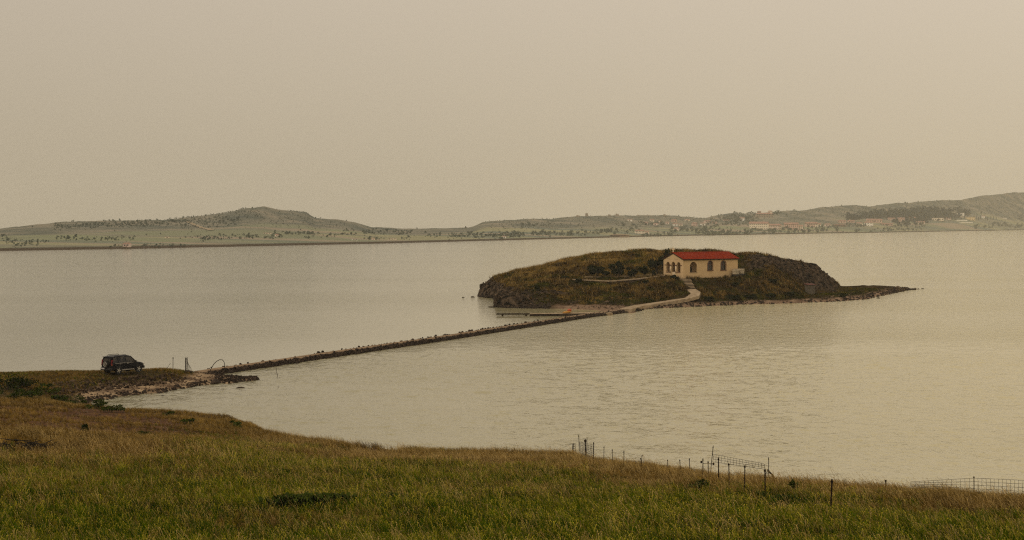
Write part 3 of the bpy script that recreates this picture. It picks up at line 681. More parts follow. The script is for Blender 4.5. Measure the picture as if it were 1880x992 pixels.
# ---------------------------------------------------------------- causeway
CW_FRONT = [(352, 705), (395, 689), (420, 685), (460, 679.5), (520, 670.5), (610, 656.5), (700, 643), (800, 628.5), (860, 619), (940, 606), (1000, 596.5), (1090, 582), (1150, 574.5), (1178, 571)]
cf = [W(x, y) for x, y in CW_FRONT]
def resample(pts, step):
    out = [pts[0].copy()]; d = [0.0]
    for a_, b_ in zip(pts, pts[1:]): d.append(d[-1] + (b_ - a_).length)
    s = np.arange(0, d[-1], step); X = np.interp(s, d, [p.x for p in pts]); Y = np.interp(s, d, [p.y for p in pts]); Z = np.interp(s, d, [p.z for p in pts])
    return [Vector((x, y, z)) for x, y, z in zip(X, Y, Z)]
cl = resample(cf, .5)
dirs = [(cl[min(k + 3, len(cl) - 1)] - cl[max(k - 3, 0)]).normalized() for k in range(len(cl))]
nrm = [Vector((-d.y, d.x, 0)) for d in dirs]     # towards the sheltered side
causeway = empty('causeway', cl[0], 0, 'narrow stone causeway with a footpath running out to the chapel island', 'causeway')
def strip(offs, zs, jit=0.0, seed=0):
    """offs/zs: cross-section from the front waterline to the back"""
    r = random.Random(seed); vs, fs = [], []; m = len(offs)
    for k, (p, n_) in enumerate(zip(cl, nrm)):
        frac = k / len(cl)
        for o_, z_ in zip(offs, zs):
            q_ = p + n_ * (o_ + r.uniform(-jit, jit)); zz = z_ + (r.uniform(-jit, jit) * .5 if z_ > -.3 else 0) - .08 * sstep(.03, 0, frac)
            vs.append((q_.x - cl[0].x, q_.y - cl[0].y, float(zz)))
    for k in range(len(cl) - 1):
        for j in range(m - 1): fs.append((k * m + j, (k + 1) * m + j, (k + 1) * m + j + 1, k * m + j + 1))
    return vs, fs
CWZ = .46
obj('embankment', strip([-.5, .05, .42, 1.95, 2.35, 2.9], [-.8, .02, CWZ - .06, CWZ - .06, .05, -.8], .07, 1), M['rock_brown'], causeway)
obj('footpath', strip([.5, .62, 1.15, 1.72, 1.86], [CWZ - .1, CWZ, CWZ + .02, CWZ, CWZ - .1], .012, 2), M['gravel'], causeway)
pts = []; pts2 = []
for k, (p, n_) in enumerate(zip(cl, nrm)):
    rel = p - cl[0]
    for j in range(9):
        t = random.random(); pts.append((rel + n_ * (-.2 + t * .72) + dirs[k] * random.uniform(-.25, .25) + Vector((0, 0, -.12 + t * .5 + random.uniform(-.06, .06))), random.uniform(.09, .26)))
    for j in range(3):
        t = random.random(); pts2.append((rel + n_ * (2.5 - t * .65) + dirs[k] * random.uniform(-.25, .25) + Vector((0, 0, -.05 + t * .46)), random.uniform(.08, .22)))
rubble('rubble', pts, M['rock_dark'], parent=causeway); rubble('rubble', pts2, M['rock_brown'], parent=causeway)
# loose stones standing on the far edge of the footpath
n_st = 0
for k in range(int(len(cl) * .10), int(len(cl) * .72)):
    frac = k / len(cl); pr = .27 if .27 < frac < .66 else .08
    if random.random() < pr:
        p = cl[k] + nrm[k] * random.uniform(1.75, 2.1); s = random.choice([.1, .12, .14, .17, .22])
        rock('stone', (p.x, p.y, CWZ + s * .35), (s, s * .8, s), 'rock_dark', 'dark loose stone on the far edge of the causeway footpath', 'stone', 'stones along the causeway edge'); n_st += 1

# ---------------------------------------------------------------- pier
pier = empty('pier', (10, 259, 0), 0, 'low dark landing stage reaching left from the causeway beside the island', 'pier')
def lerp(a_, b_, t): return a_ + (b_ - a_) * t
def prism(poly, z0, z1, off):
    bm = bmesh.new(); a_ = [bm.verts.new((x - off[0], y - off[1], z0)) for x, y in poly]; b_ = [bm.verts.new((x - off[0], y - off[1], z1)) for x, y in poly]
    n = len(poly); bm.faces.new(b_); bm.faces.new(a_[::-1])
    for k in range(n): bm.faces.new((a_[k], a_[(k + 1) % n], b_[(k + 1) % n], b_[k]))
    bmesh.ops.recalc_face_normals(bm, faces=bm.faces); return bm
obj('concrete_slab', prism([(17.2, 260.2), (8.0, 258.0), (3.0, 257.3), (3.0, 258.7), (8.2, 260.6), (16.6, 263.0)], -.4, .40, (10, 259)), M['concrete'], pier)
obj('slab_skirt', prism([(16.0, 259.88), (8.0, 257.95), (3.0, 257.25), (3.0, 257.3), (8.0, 258.0), (16.0, 259.93)], -.4, .36, (10, 259)), M['rock_dark'], pier)
for k in range(22):
    x = 2.9 - k * .255
    obj('plank', box((x - 10, 258.0 - 259, .40), (.235, 1.15, .06)), M['wood_dark'], pier)
for y_ in (257.55, 258.45): obj('beam', box((.1 - 10, y_ - 259, .31), (5.5, .09, .12)), M['wood_dark'], pier)
for x in (2.4, -1.6):
    for y_ in (257.6, 258.4): obj('post', box((x - 10, y_ - 259, -.1), (.32, .14, .72)), M['wood_dark'], pier)
# bundle lying on the pier
M['buoy_yellow'] = mat_plain('yellow_plastic', (.42, .20, .025), rough=.5); M['buoy_red'] = mat_plain('orange_red_plastic', (.38, .06, .015), rough=.5)
hp = empty('inflatable_boat', (9.35, 259.1, .4), .25, 'small orange and yellow inflatable boat lying on the pier', 'boat')
def torus(rx, ry, r, n=24, m=8, z=0, tilt=0):
    vs, fs = [], []
    for i_ in range(n):
        a_ = 2 * math.pi * i_ / n
        for j in range(m):
            b_ = 2 * math.pi * j / m; rr = r * math.cos(b_)
            vs.append(((rx + rr) * math.cos(a_), (ry + rr) * math.sin(a_), z + r * math.sin(b_) + tilt * math.cos(a_)))
    for i_ in range(n):
        for j in range(m): fs.append((i_ * m + j, ((i_ + 1) % n) * m + j, ((i_ + 1) % n) * m + (j + 1) % m, i_ * m + (j + 1) % m))
    return vs, fs
obj('side_tube', torus(.62, .42, .17, z=.19, tilt=.08), M['buoy_yellow'], hp, smooth=True)
obj('boat_floor', prism([(.6 * math.cos(k * .5236), .4 * math.sin(k * .5236)) for k in range(12)], .08, .13, (0, 0)), M['buoy_yellow'], hp)
bm = bmesh.new(); bmesh.ops.create_uvsphere(bm, u_segments=16, v_segments=10, radius=1.0, matrix=Matrix.Translation((.42, 0, .5)) @ Matrix.Diagonal((.36, .40, .27, 1)))
obj('seat_cushion', bm, M['buoy_red'], hp, smooth=True)

# ---------------------------------------------------------------- chapel
CH0 = Vector((33.9, 302.0, 4.6)); CHR = math.atan2(.555, .832); CL, CWD = 14.4, 6.1; EAVE, RIDGE = 3.88, 5.05
chapel = empty('chapel', CH0, CHR, 'small cream chapel with a red tiled roof and an arched porch', 'chapel')
# local frame: x along the long wall, y towards the back long wall, z up
def arched_wall(L, top, openings, thick, place, n_arc=8):
    """openings: (s0, s1, sill, spring); an arch of half the width springs on top. place(s, z, depth) -> local point"""
    ss = sorted(set([0.0, L] + [o_[0] for o_ in openings] + [o_[1] for o_ in openings] + [o_[0] + (o_[1] - o_[0]) * (1 - math.cos(math.pi * k / n_arc)) / 2 for o_ in openings for k in range(1, n_arc)] + ([L / 2] if callable(top) else [])))
    tp = top if callable(top) else (lambda s: top)
    bm = bmesh.new()
    def quad(pts): 
        try: bm.faces.new([bm.verts.new(p) for p in pts])
        except ValueError: pass
    def arch(o_, s):
        c = (o_[0] + o_[1]) / 2; r = (o_[1] - o_[0]) / 2; return o_[3] + math.sqrt(max(0, r * r - (s - c) ** 2))
    for a_, b_ in zip(ss, ss[1:]):
        mid = (a_ + b_) / 2; op = next((o_ for o_ in openings if o_[0] < mid < o_[1]), None)
        spans = [((0, 0), (tp(a_), tp(b_)))] if op is None else ([((0, 0), (op[2], op[2]))] if op[2] > 0.01 else []) + [((arch(op, a_), arch(op, b_)), (tp(a_), tp(b_)))]
        for (z0a, z0b), (z1a, z1b) in spans:
            for d in (0, thick):
                quad([place(a_, z0a, d), place(b_, z0b, d), place(b_, z1b, d), place(a_, z1a, d)])
        if op is not None:
            quad([place(a_, arch(op, a_), 0), place(b_, arch(op, b_), 0), place(b_, arch(op, b_), thick), place(a_, arch(op, a_), thick)])
            if op[2] > .01: quad([place(a_, op[2], 0), place(b_, op[2], 0), place(b_, op[2], thick), place(a_, op[2], thick)])
        quad([place(a_, tp(a_), 0), place(b_, tp(b_), 0), place(b_, tp(b_), thick), place(a_, tp(a_), thick)])
    for o_ in openings:
        for s in (o_[0], o_[1]): quad([place(s, o_[2], 0), place(s, o_[3], 0), place(s, o_[3], thick), place(s, o_[2], thick)])
    for s in (0, L): quad([place(s, 0, 0), place(s, tp(s), 0), place(s, tp(s), thick), place(s, 0, thick)])
    bmesh.ops.remove_doubles(bm, verts=bm.verts, dist=.001); bmesh.ops.recalc_face_normals(bm, faces=bm.faces); return bm
SIDE_OPEN = [(1.75, 3.6, 1.3, 2.5), (6.4, 7.7, 1.62, 2.85), (9.9, 11.2, 1.62, 2.85)]
GAB_OPEN = [(.85, 1.95, 1.35, 2.80), (2.5, 3.6, 0.0, 2.85), (4.15, 5.25, 1.35, 2.80)]
T = .34
obj('side_wall', arched_wall(CL, EAVE, SIDE_OPEN, T, lambda s, z, d: (s, d, z)), M['plaster'], chapel)
obj('back_side_wall', arched_wall(CL, EAVE, [], T, lambda s, z, d: (s, CWD - d, z)), M['plaster'], chapel)
gt_top = lambda s: EAVE + (RIDGE - EAVE) * (1 - abs(s - CWD / 2) / (CWD / 2)) - .02
gin = lambda s: EAVE + (RIDGE - EAVE) * (1 - abs(s + T - CWD / 2) / (CWD / 2)) - .02
obj('gable_wall', arched_wall(CWD - 2 * T, gin, [(a - T, b - T, c, d) for a, b, c, d in GAB_OPEN], T, lambda s, z, d: (d, s + T, z)), M['plaster'], chapel)
obj('rear_gable_wall', arched_wall(CWD - 2 * T, gin, [], T, lambda s, z, d: (CL - d, s + T, z)), M['plaster'], chapel)
obj('inner_porch_wall', arched_wall(CWD - 2 * T, EAVE, [(2.2, 3.2, 0, 1.9)], .2, lambda s, z, d: (4.4 + d, s + T, z)), M['plaster'], chapel)
obj('porch_floor', box((2.3, CWD / 2, .12), (4.4, CWD - 2 * T - .02, .2)), M['concrete'], chapel)
obj('inner_door', box((4.72, 2.7 + T, 1.3), (.08, 1.2, 2.5)), M['wood_dark'], chapel)
obj('porch_ceiling', box((2.3, CWD / 2, EAVE + .06), (4.6, CWD - 2 * T - .02, .08)), M['plaster_white'], chapel)
obj('low_gate', box((.18, 3.05, .72), (.05, 1.06, 1.25)), M['plaster_white'], chapel)
for y_ in (2.22, 3.88):       # columns between the porch arches, seen proud of the wall
    bm = tube([(-.0, y_, 1.2), (-.0, y_, 2.66)], [.19, .17], 12); obj('column', bm, M['plaster_white'], chapel, smooth=True)
    obj('capital', box((-.02, y_, 2.73), (.5, .52, .14)), M['trim_red'], chapel)
for y_ in (.62, 5.48): obj('impost', box((-.03, y_, 2.73), (.12, .44, .12)), M['trim_red'], chapel)
for a_, b_ in ((.85, 1.95), (4.15, 5.25)): obj('sill', box((-.02, (a_ + b_) / 2, 1.30), (.16, b_ - a_ + .1, .07)), M['trim_red'], chapel)
obj('sill', box((2.675, -.02, 1.26), (1.95, .14, .07)), M['concrete'], chapel)
def arch_band(s0, s1, sill, spring, w, d0, d1, n=14):
    """flat band round an arched opening, between depths d0 and d1"""
    c, r = (s0 + s1) / 2, (s1 - s0) / 2
    inn = [(s0, sill)] + [(c - r * math.cos(math.pi * k / n), spring + r * math.sin(math.pi * k / n)) for k in range(n + 1)] + [(s1, sill)]
    ro = r + w; outp = [(s0 - w, sill)] + [(c - ro * math.cos(math.pi * k / n), spring + ro * math.sin(math.pi * k / n)) for k in range(n + 1)] + [(s1 + w, sill)]
    bm = bmesh.new(); V = []
    for (a_, b_) in zip(inn, outp): V.append([bm.verts.new((a_[0], d0, a_[1])), bm.verts.new((b_[0], d0, b_[1])), bm.verts.new((b_[0], d1, b_[1])), bm.verts.new((a_[0], d1, a_[1]))])
    for A, B in zip(V, V[1:]):
        for k in range(4): bm.faces.new((A[k], A[(k + 1) % 4], B[(k + 1) % 4], B[k]))
    bm.faces.new(V[0]); bm.faces.new(V[-1][::-1]); bmesh.ops.recalc_face_normals(bm, faces=bm.faces); return bm
def arch_panel(s0, s1, sill, spring, d0, d1, n=14):
    c, r = (s0 + s1) / 2, (s1 - s0) / 2
    pl = [(s0, sill)] + [(c - r * math.cos(math.pi * k / n), spring + r * math.sin(math.pi * k / n)) for k in range(n + 1)] + [(s1, sill)]
    bm = bmesh.new(); A = [bm.verts.new((x, d0, z)) for x, z in pl]; B = [bm.verts.new((x, d1, z)) for x, z in pl]; k_ = len(pl)
    bm.faces.new(A); bm.faces.new(B[::-1])
    for k in range(k_): bm.faces.new((A[k], B[k], B[(k + 1) % k_], A[(k + 1) % k_]))
    bmesh.ops.remove_doubles(bm, verts=bm.verts, dist=.0005); bmesh.ops.recalc_face_normals(bm, faces=bm.faces); return bm
for s0, s1, sill, spr in SIDE_OPEN[1:]:
    wdw = obj('window', arch_panel(s0 + .01, s1 - .01, sill, spr, .24, .28), M['glass_dark'], chapel)
    obj('window_trim', arch_band(s0, s1, sill, spr, .12, -.035, .03), M['trim_red'], wdw)
    obj('window_sill', box(((s0 + s1) / 2, -.03, sill - .05), (s1 - s0 + .3, .16, .1)), M['trim_red'], wdw)
    obj('glazing_bar', box(((s0 + s1) / 2, .22, (sill + spr + .6) / 2), (.06, .04, spr + .62 - sill)), M['trim_red'], wdw)
    obj('transom', box(((s0 + s1) / 2, .215, spr - .05), (s1 - s0 - .02, .04, .06)), M['trim_red'], wdw)
# tiled roof: rows of round tiles running down each slope
OVE = .38
def roof_slope(sign):
    n = 64; rows = 9; vs, fs = [], []
    W2 = CWD / 2 + OVE; drop = (RIDGE - EAVE) / (CWD / 2) * W2
    per = 6; cols = n * per
    for r_ in range(rows + 1):
        t = r_ / rows
        for c in range(cols + 1):
            x = -.22 + (CL + .5) * c / cols; ph = (c % per) / per
            lift = .055 * abs(math.sin(math.pi * c / per)) + .028 * (1 if r_ else 0)
            y = CWD / 2 + sign * W2 * t; z = RIDGE + .16 - drop * t + lift
            vs.append((x, y, z))
    # stepped rows: duplicate a lower lip per row
    for r_ in range(rows):
        for c in range(cols):
            a_ = r_ * (cols + 1) + c; fs.append((a_, a_ + 1, a_ + cols + 2, a_ + cols + 1))
    return vs, fs
roof = empty('roof', (0, 0, 0)); roof.parent = chapel
obj('roof_slope', roof_slope(-1), M['tile'], roof); obj('roof_slope', roof_slope(1), M['tile'], roof)
def slab_slope(sign):
    W2 = CWD / 2 + OVE - .04; drop = (RIDGE - EAVE) / (CWD / 2) * W2
    bm = bmesh.new(); V = []
    for x in (-.18, CL + .24):
        V.append([bm.verts.new((x, CWD / 2 + sign * .004, RIDGE + .13)), bm.verts.new((x, CWD / 2 + sign * W2, RIDGE + .13 - drop)), bm.verts.new((x, CWD / 2 + sign * W2, RIDGE - .03 - drop)), bm.verts.new((x, CWD / 2 + sign * .004, RIDGE - .01))])
    for k in range(4): bm.faces.new((V[0][k], V[0][(k + 1) % 4], V[1][(k + 1) % 4], V[1][k]))
    bm.faces.new(V[0]); bm.faces.new(V[1][::-1]); bmesh.ops.recalc_face_normals(bm, faces=bm.faces); return bm
obj('roof_deck', slab_slope(-1), M['wood_dark'], roof); obj('roof_deck', slab_slope(1), M['wood_dark'], roof)
obj('ridge_tiles', tube([(-.24, CWD / 2, RIDGE + .17), (CL + .3, CWD / 2, RIDGE + .17)], .12, 8), M['tile'], roof)
cross = empty('cross', (-.02, CWD / 2, RIDGE + .25)); cross.parent = chapel
obj('upright', box((0, 0, .42), (.13, .17, 1.0)), M['plaster_white'], cross); obj('crossbar', box((0, 0, .56), (.125, .72, .17)), M['plaster_white'], cross)
obj('plinth', box((CL / 2, CWD / 2, -.2), (CL + .16, CWD + .16, .5)), M['plaster'], chapel)
# paved apron in front of the porch
apron = obj('porch_terrace', prism([(32.0, 301.2), (34.6, 300.9), (34.2, 302.0), (30.6, 307.2), (28.4, 306.2)], 4.0, 4.68, (0, 0)), M['concrete']); tag(apron, 'pale concrete landing before the chapel porch', 'terrace')

# stairs and path
stairs = empty('stairs', (34.3, 298, 0), 0, 'pale concrete steps climbing to the chapel porch', 'stairs')
for k in range(8):
    t = (k + .5) / 8; c = STAIR[0].lerp(STAIR[1], t); z = lerp(4.95, 2.95, (k + 1) / 8)
    rot_ = Euler((0, 0, .06 * k - .2)).to_matrix(); cx_, cy_ = c.x - 34.3 + .05 * math.sin(k * 2), c.y - 298
    st_ = obj('step', box((cx_, cy_, z - .06), (2.2, .66, .12), rot_, .02), M['concrete'], stairs)
    obj('riser', box((cx_, cy_ + .12, z - .45), (2.0, .5, .66), rot_), M['rock_dark'], st_)
def ribbon(pts, w0, w1, thick, zoff, name, mat, zfn, step=.6):
    rp = resample(pts, step); bm = bmesh.new(); V = []
    zs = np.array([zfn(p.x, p.y) for p in rp]); zs = np.convolve(np.pad(zs, 4, mode='edge'), np.ones(9) / 9, 'valid')
    for k, p in enumerate(rp):
        d = (rp[min(k + 1, len(rp) - 1)] - rp[max(k - 1, 0)]).normalized(); n_ = Vector((-d.y, d.x, 0)); w = lerp(w0, w1, k / len(rp)) / 2; z = zs[k] + zoff
        V.append([bm.verts.new((p.x - n_.x * w, p.y - n_.y * w, z)), bm.verts.new((p.x + n_.x * w, p.y + n_.y * w, z)), bm.verts.new((p.x + n_.x * w, p.y + n_.y * w, z - thick)), bm.verts.new((p.x - n_.x * w, p.y - n_.y * w, z - thick))])
    for A, B in zip(V, V[1:]):
        for k in range(4): bm.faces.new((A[k], A[(k + 1) % 4], B[(k + 1) % 4], B[k]))
    bm.faces.new(V[0]); bm.faces.new(V[-1][::-1]); bmesh.ops.recalc_face_normals(bm, faces=bm.faces)
    return obj(name, bm, mat)
pth = ribbon(PATH, 2.1, 2.2, .6, .22, 'path', M['concrete'], lambda x, y: max(iz(x, y), .36) + .06); tag(pth, kind='structure')

# terrace walls left of the chapel
M['stone_wall'] = mat_noise('terrace_stone', [(.05, .035, .024), (.13, .09, .06)], 2.5, bump=.4)
def low_wall(pts, h, label, base):
    root = empty('terrace_wall', (pts[0][0], pts[0][1], base), 0, label, 'wall')
    bm = bmesh.new(); bc = bmesh.new()
    for (x0, y0, z0), (x1, y1, z1) in zip(pts, pts[1:]):
        d = Vector((x1 - x0, y1 - y0, 0)); L = d.length; rz = math.atan2(d.y, d.x); c = Vector(((x0 + x1) / 2 - pts[0][0], (y0 + y1) / 2 - pts[0][1], (z0 + z1) / 2 - base))
        rot = Euler((0, -math.atan2(z1 - z0, L), rz)).to_matrix()
        add_box(bm, c + Vector((0, 0, -h / 2)), (L, .3, h), rot); add_box(bc, c + Vector((0, 0, .1)), (L + .1, .8, .2), rot)
    obj('wall_body', bm, M['stone_wall'], root); obj('coping', bc, M['concrete'], root)
def at_isle(x, y, Y): return (px2x(x, Y), Y, max(pxz(y, Y), iz(px2x(x, Y), Y - .6) + .25))
low_wall([at_isle(1053, 514.5, 303), at_isle(1120, 517.5, 299.5), at_isle(1170, 513.5, 301), at_isle(1219, 509, 303.5)], 1.5, 'low terrace wall with pale coping running left from the porch', 3.0)
low_wall([at_isle(1075, 513, 306), at_isle(1130, 509.5, 308), at_isle(1216, 505.5, 309.5)], 1.2, 'second terrace edge with pale coping behind the shrubs', 3.4)
# ---------------------------------------------------------------- foliage
def crown_mesh(name, n, rx, ry, rz, leaf, mat, seed, zc=0, clumps=8, hollow=.2, aspect=.6):
    r = np.random.default_rng(seed)
    cc = r.normal(size=(clumps, 3)); cc /= np.linalg.norm(cc, axis=1)[:, None]; cc *= r.uniform(.25, .9, (clumps, 1)); cr = r.uniform(.2, .5, clumps)
    k = r.integers(0, clumps, n); d = r.normal(size=(n, 3)); d /= np.linalg.norm(d, axis=1)[:, None]; d *= r.uniform(hollow, 1, (n, 1)) ** .6
    p = (cc[k] + d * cr[k][:, None]) * np.array([rx, ry, rz]); p[:, 2] += zc
    a = r.normal(size=(n, 3)); a /= np.linalg.norm(a, axis=1)[:, None]; b = np.cross(a, r.normal(size=(n, 3))); b /= np.linalg.norm(b, axis=1)[:, None]
    L = leaf * r.uniform(.6, 1.4, (n, 1))
    v = np.stack([p - a * L, p + b * L * aspect, p + a * L, p - b * L * aspect], 1).reshape(-1, 3)
    f = np.arange(n * 4).reshape(-1, 4)
    me = bpy.data.meshes.new(name); me.from_pydata(v.tolist(), [], f.tolist()); me.update(); me.materials.append(mat); return me
def shrub(name, loc, w, h, label, cat='tree', n=1400, leaf=.13, mat='leaf', seed=1, trunk=.25, group=None):
    root = empty(name, loc, 0, label, cat, group)
    zc = h * (trunk + (1 - trunk) / 2)
    obj('crown', crown_mesh('crown', n, w / 2 * 1.12, w / 2 * 1.12, h * (1 - trunk) / 2 * 1.15, leaf, M[mat], seed, zc), None, root)
    bm = bmesh.new(); r = random.Random(seed)
    add_tube(bm, [(0, 0, -.3), (.03 * h, 0, h * trunk), (.0, .03 * h, h * .75)], [.035 * h, .028 * h, .008 * h], 6)
    for k in range(4):
        a_ = r.uniform(0, 6.28); add_tube(bm, [(.02 * h, 0, h * trunk * (.8 + .3 * k / 4)), (w * .18 * math.cos(a_), w * .18 * math.sin(a_), h * (.5 + .05 * k)), (w * .34 * math.cos(a_), w * .34 * math.sin(a_), h * (.66 + .05 * k))], [.018 * h, .012 * h, .004 * h], 5)
    obj('trunk', bm, M['bark'], root); return root
ISH = [  # x, base y, top y, width px, Y, label
 (1205, 495, 461, 34, 313, 'tall dark tree at the left end of the chapel'),
 (1225, 488, 463, 20, 318, 'dark tree half hidden behind the chapel gable'),
 (1097, 515, 484, 42, 307, 'wide dark shrub at the left end of the terrace row'),
 (1137, 514, 482, 30, 307.5, 'tall bushy shrub in the middle of the terrace row'),
 (1163, 511, 487, 26, 308, 'rounded shrub right of the tall terrace shrub'),
 (1182, 510, 489, 20, 308, 'narrow shrub fourth along the terrace row'),
 (1200, 510, 496, 10, 305.5, 'small conical shrub by the terrace wall near the tree'),
 (1037, 521, 506, 18, 306, 'low green shrub left of the terrace wall'),
 (1237, 515, 504, 13, 299.5, 'small green bush before the porch gate'),
 (1349, 538, 525, 13, 303, 'small dark bush on the slope below the long wall'),
 (984, 541, 532, 11, 291, 'small green bush above the left cliff'),
 (1420, 540, 529, 15, 308, 'low bush on the slope left of the grey hut'),
 (1300, 559, 552, 22, 291.5, 'low dark bush on the shore bank, first right of the path'),
 (1345, 556, 549, 26, 296.5, 'low dark bush on the shore bank, second right of the path'),
 (1378, 554, 547, 24, 299, 'low dark bush on the shore bank, third right of the path'),
 (1412, 552.5, 545.5, 24, 300.5, 'low dark bush on the shore bank, fourth right of the path'),
 (1448, 550, 543.5, 22, 302.5, 'low dark bush on the shore bank, nearest the grey hut'),
 (1548, 547, 542, 16, 312, 'low dark bush on the shore right of the grey hut'),
 (1186, 522, 514, 12, 298, 'small bush below the terrace wall'),
 (1062, 522, 514, 12, 300, 'small bush below the left end of the terrace wall'),
]
for k, (x, yb, yt, w, Y, lab) in enumerate(ISH):
    X = px2x(x, Y); zg = iz(X, Y); h = max(pxz(yt, Y) - zg, .8)
    shrub('tree' if h > 3 else 'shrub', (X, Y, zg), w * Y / F, h, lab, 'tree' if h > 3 else 'shrub', n=int(260 + 420 * (w * Y / F)), leaf=.17, seed=k + 3, trunk=.2 if h > 2 else .1)

# water tanks beside the chapel
M['tank'] = mat_plain('white_plastic_tank', (.50, .42, .30), rough=.5); M['cage'] = mat_plain('grey_tank_cage', (.30, .25, .18), rough=.5); M['black'] = mat_plain('black_plastic', (.01, .01, .01), rough=.6)
def tank(s, lab):
    p = CH0 + Vector((.832 * s + .555 * .95, .555 * s - .832 * .95, 0)); z = iz(p.x, p.y)
    root = empty('water_tank', (p.x, p.y, z), CHR, lab, 'tank')
    obj('bottle', box((0, 0, 1.12), (1.12, .94, 1.0), bevel=.1), M['tank'], root); obj('pallet', box((0, 0, .32), (1.2, 1.0, .62)), M['black'], root)
    for k in range(6):
        x = -.58 + k * .232
        for y_ in (-.49, .49): obj('cage_bar', box((x, y_, 1.13), (.035, .035, 1.04)), M['cage'], root)
    for z_ in (.68, 1.0, 1.32, 1.64):
        for y_ in (-.51, .51): obj('cage_rail', box((0, y_, z_), (1.2, .03, .035)), M['cage'], root)
        for x in (-.6, .6): obj('cage_rail', box((x, 0, z_), (.03, 1.0, .035)), M['cage'], root)
tank(13.0, 'caged white water tank against the chapel wall, left of the pair'); tank(14.4, 'caged white water tank off the chapel corner, right of the pair')

# grey hut
hx, hyy = px2x(1487, 319), 319.0; hz = iz(hx, hyy)
hut = empty('hut', (hx, hyy, hz), .35, 'tiny grey hut with a dark red roof on the island flat', 'hut')
M['hut_wall'] = mat_noise('grey_cement_board', [(.10, .085, .065), (.155, .13, .10)], 2.5); M['hut_lit_side'] = mat_plain('lit_side_cement', (.34, .29, .22))  # right wall's lit look is painted as a paler cement
obj('wall', box((0, 0, 1.05), (1.55, 1.5, 2.1)), M['hut_wall'], hut); obj('lit_side_panel', box((.79, 0, 1.05), (.03, 1.44, 2.08)), M['hut_lit_side'], hut)
obj('roof', box((0, 0, 2.2), (1.85, 1.8, .12), Euler((.08, 0, 0)).to_matrix()), M['trim_red'], hut); obj('door', box((-.1, -.77, .95), (.75, .04, 1.85)), M['hut_wall'], hut)

# rocks round the island
def isle_rocks(n, x0, x1, zlo, zhi, s0, s1):
    out = []; k = 0
    while len(out) < n and k < 80:
        k += 1; u = rng.uniform(x0, x1, 4000); Y = rng.uniform(266, 372, 4000); X = (u - CX) / F * Y; Z = isle_z(X, Y)
        ok = (Z > zlo) & (Z < zhi) & (Y < 345 + 40 * (u > 1600))
        for x, y, z in zip(X[ok], Y[ok], Z[ok]): out.append((Vector((x, y, z)), random.uniform(s0, s1)))
    return out[:n]
rubble('shore_stones', isle_rocks(520, 1180, 1690, -.15, .45, .1, .38), M['rock_dark'], 'dark wet stones along the island waterline')
rubble('shore_stones', isle_rocks(420, 1030, 1690, .1, .75, .08, .26), M['rock_pale'], 'pale stones strewn along the island beach')
rubble('cliff_rubble', isle_rocks(260, 880, 1010, -.3, .5, .12, .5), M['rock_dark'], 'dark broken rock at the foot of the left cliff')
def rock_face(n, x0, x1, y0, y1, s0, s1):
    out = []; k = 0
    while len(out) < n and k < 60:
        k += 1; u = rng.uniform(x0, x1, 4000); Y = rng.uniform(y0, y1, 4000); X = (u - CX) / F * Y; Z = isle_z(X, Y)
        ok = (isle_rock(X, Y) > .5) & (Z > .2)
        for x, y, z in zip(X[ok], Y[ok], Z[ok]): out.append((Vector((x, y, z - .22)), s0 + (s1 - s0) * random.random() ** 2))
    return out[:n]
rubble('crag_blocks', rock_face(420, 880, 1120, 280, 334, .15, .65), M['rock_brown'], 'rough brown blocks of the left cliff')
rubble('crag_blocks', rock_face(520, 1360, 1535, 316, 340, .15, .65), M['rock_brown'], 'rough brown blocks of the right crag')
rubble('cliff_rubble', isle_rocks(160, 1365, 1535, 1.0, 8, .1, .3), M['rock_brown'], 'brown broken rock on the right crag')
ISR = [(851, 546.5, 6, 'tiny dark rock awash farthest left of the island'), (868, 546, 9, 'small dark rock awash left of the island tip'), (1612, 548, 8, 'dark rock standing in the water off the right shore'), (1694, 530.5, 7, 'dark rock awash beyond the right tip of the island'), (1604, 540, 7, 'dark rock on the waterline of the right spit'), (1582, 549, 9, 'dark rock at the end of the lower right shore')]
for x, y, w, lab in ISR:
    p = W(x, y); s = w * p.y / F / 2; rock('rock', (p.x, p.y, s * .05), (s, s * .8, s * .55), 'rock_dark', lab)
# ledge shelves left of the island
for x, y, w, lab in ((905, 547, 30, 'flat dark ledge just awash at the foot of the left headland'), (905, 564.5, 18, 'low dark ledge in front of the left cliff')):
    p = W(x, y); s = w * p.y / F / 2; rock('rock_ledge', (p.x, p.y, .02), (s, 1.2, .22), 'rock_dark', lab)

# ---------------------------------------------------------------- near shore: rocks and clutter
def fore_pts(n, x0, x1, y0, y1, test, s0, s1):
    out = []; k = 0
    while len(out) < n and k < 60:
        k += 1; u = rng.uniform(x0, x1, 3000); Y = rng.uniform(y0, y1, 3000); X = (u - CX) / F * Y; Z = fore_z(X, Y); ok = test(X, Y, Z)
        for x, y, z in zip(X[ok], Y[ok], Z[ok]):
            out.append((Vector((x, y, z + .02)), random.uniform(s0, s1)))
            if len(out) >= n: break
    return out
bt = lambda X, Y, Z: (f_beach(X, Y, Z) > .5) & (Z > -.1)
rubble('beach_stones', fore_pts(900, 90, 480, 126, 158, lambda X, Y, Z: bt(X, Y, Z) & (Z < .22), .04, .2), M['rock_dark'], 'dark wet stones along the waterline of the spit')
rubble('beach_stones', fore_pts(900, 90, 470, 126, 158, bt, .03, .14), M['rock_pale'], 'pale pebbles on the beach of the spit')
rubble('bank_stones', fore_pts(700, 95, 340, 132, 149, lambda X, Y, Z: (Z > .45) & (Z < 1.05) & (U(X, Y) > 95), .05, .22), M['rock_brown'], 'brown stones tumbled down the bank below the car')
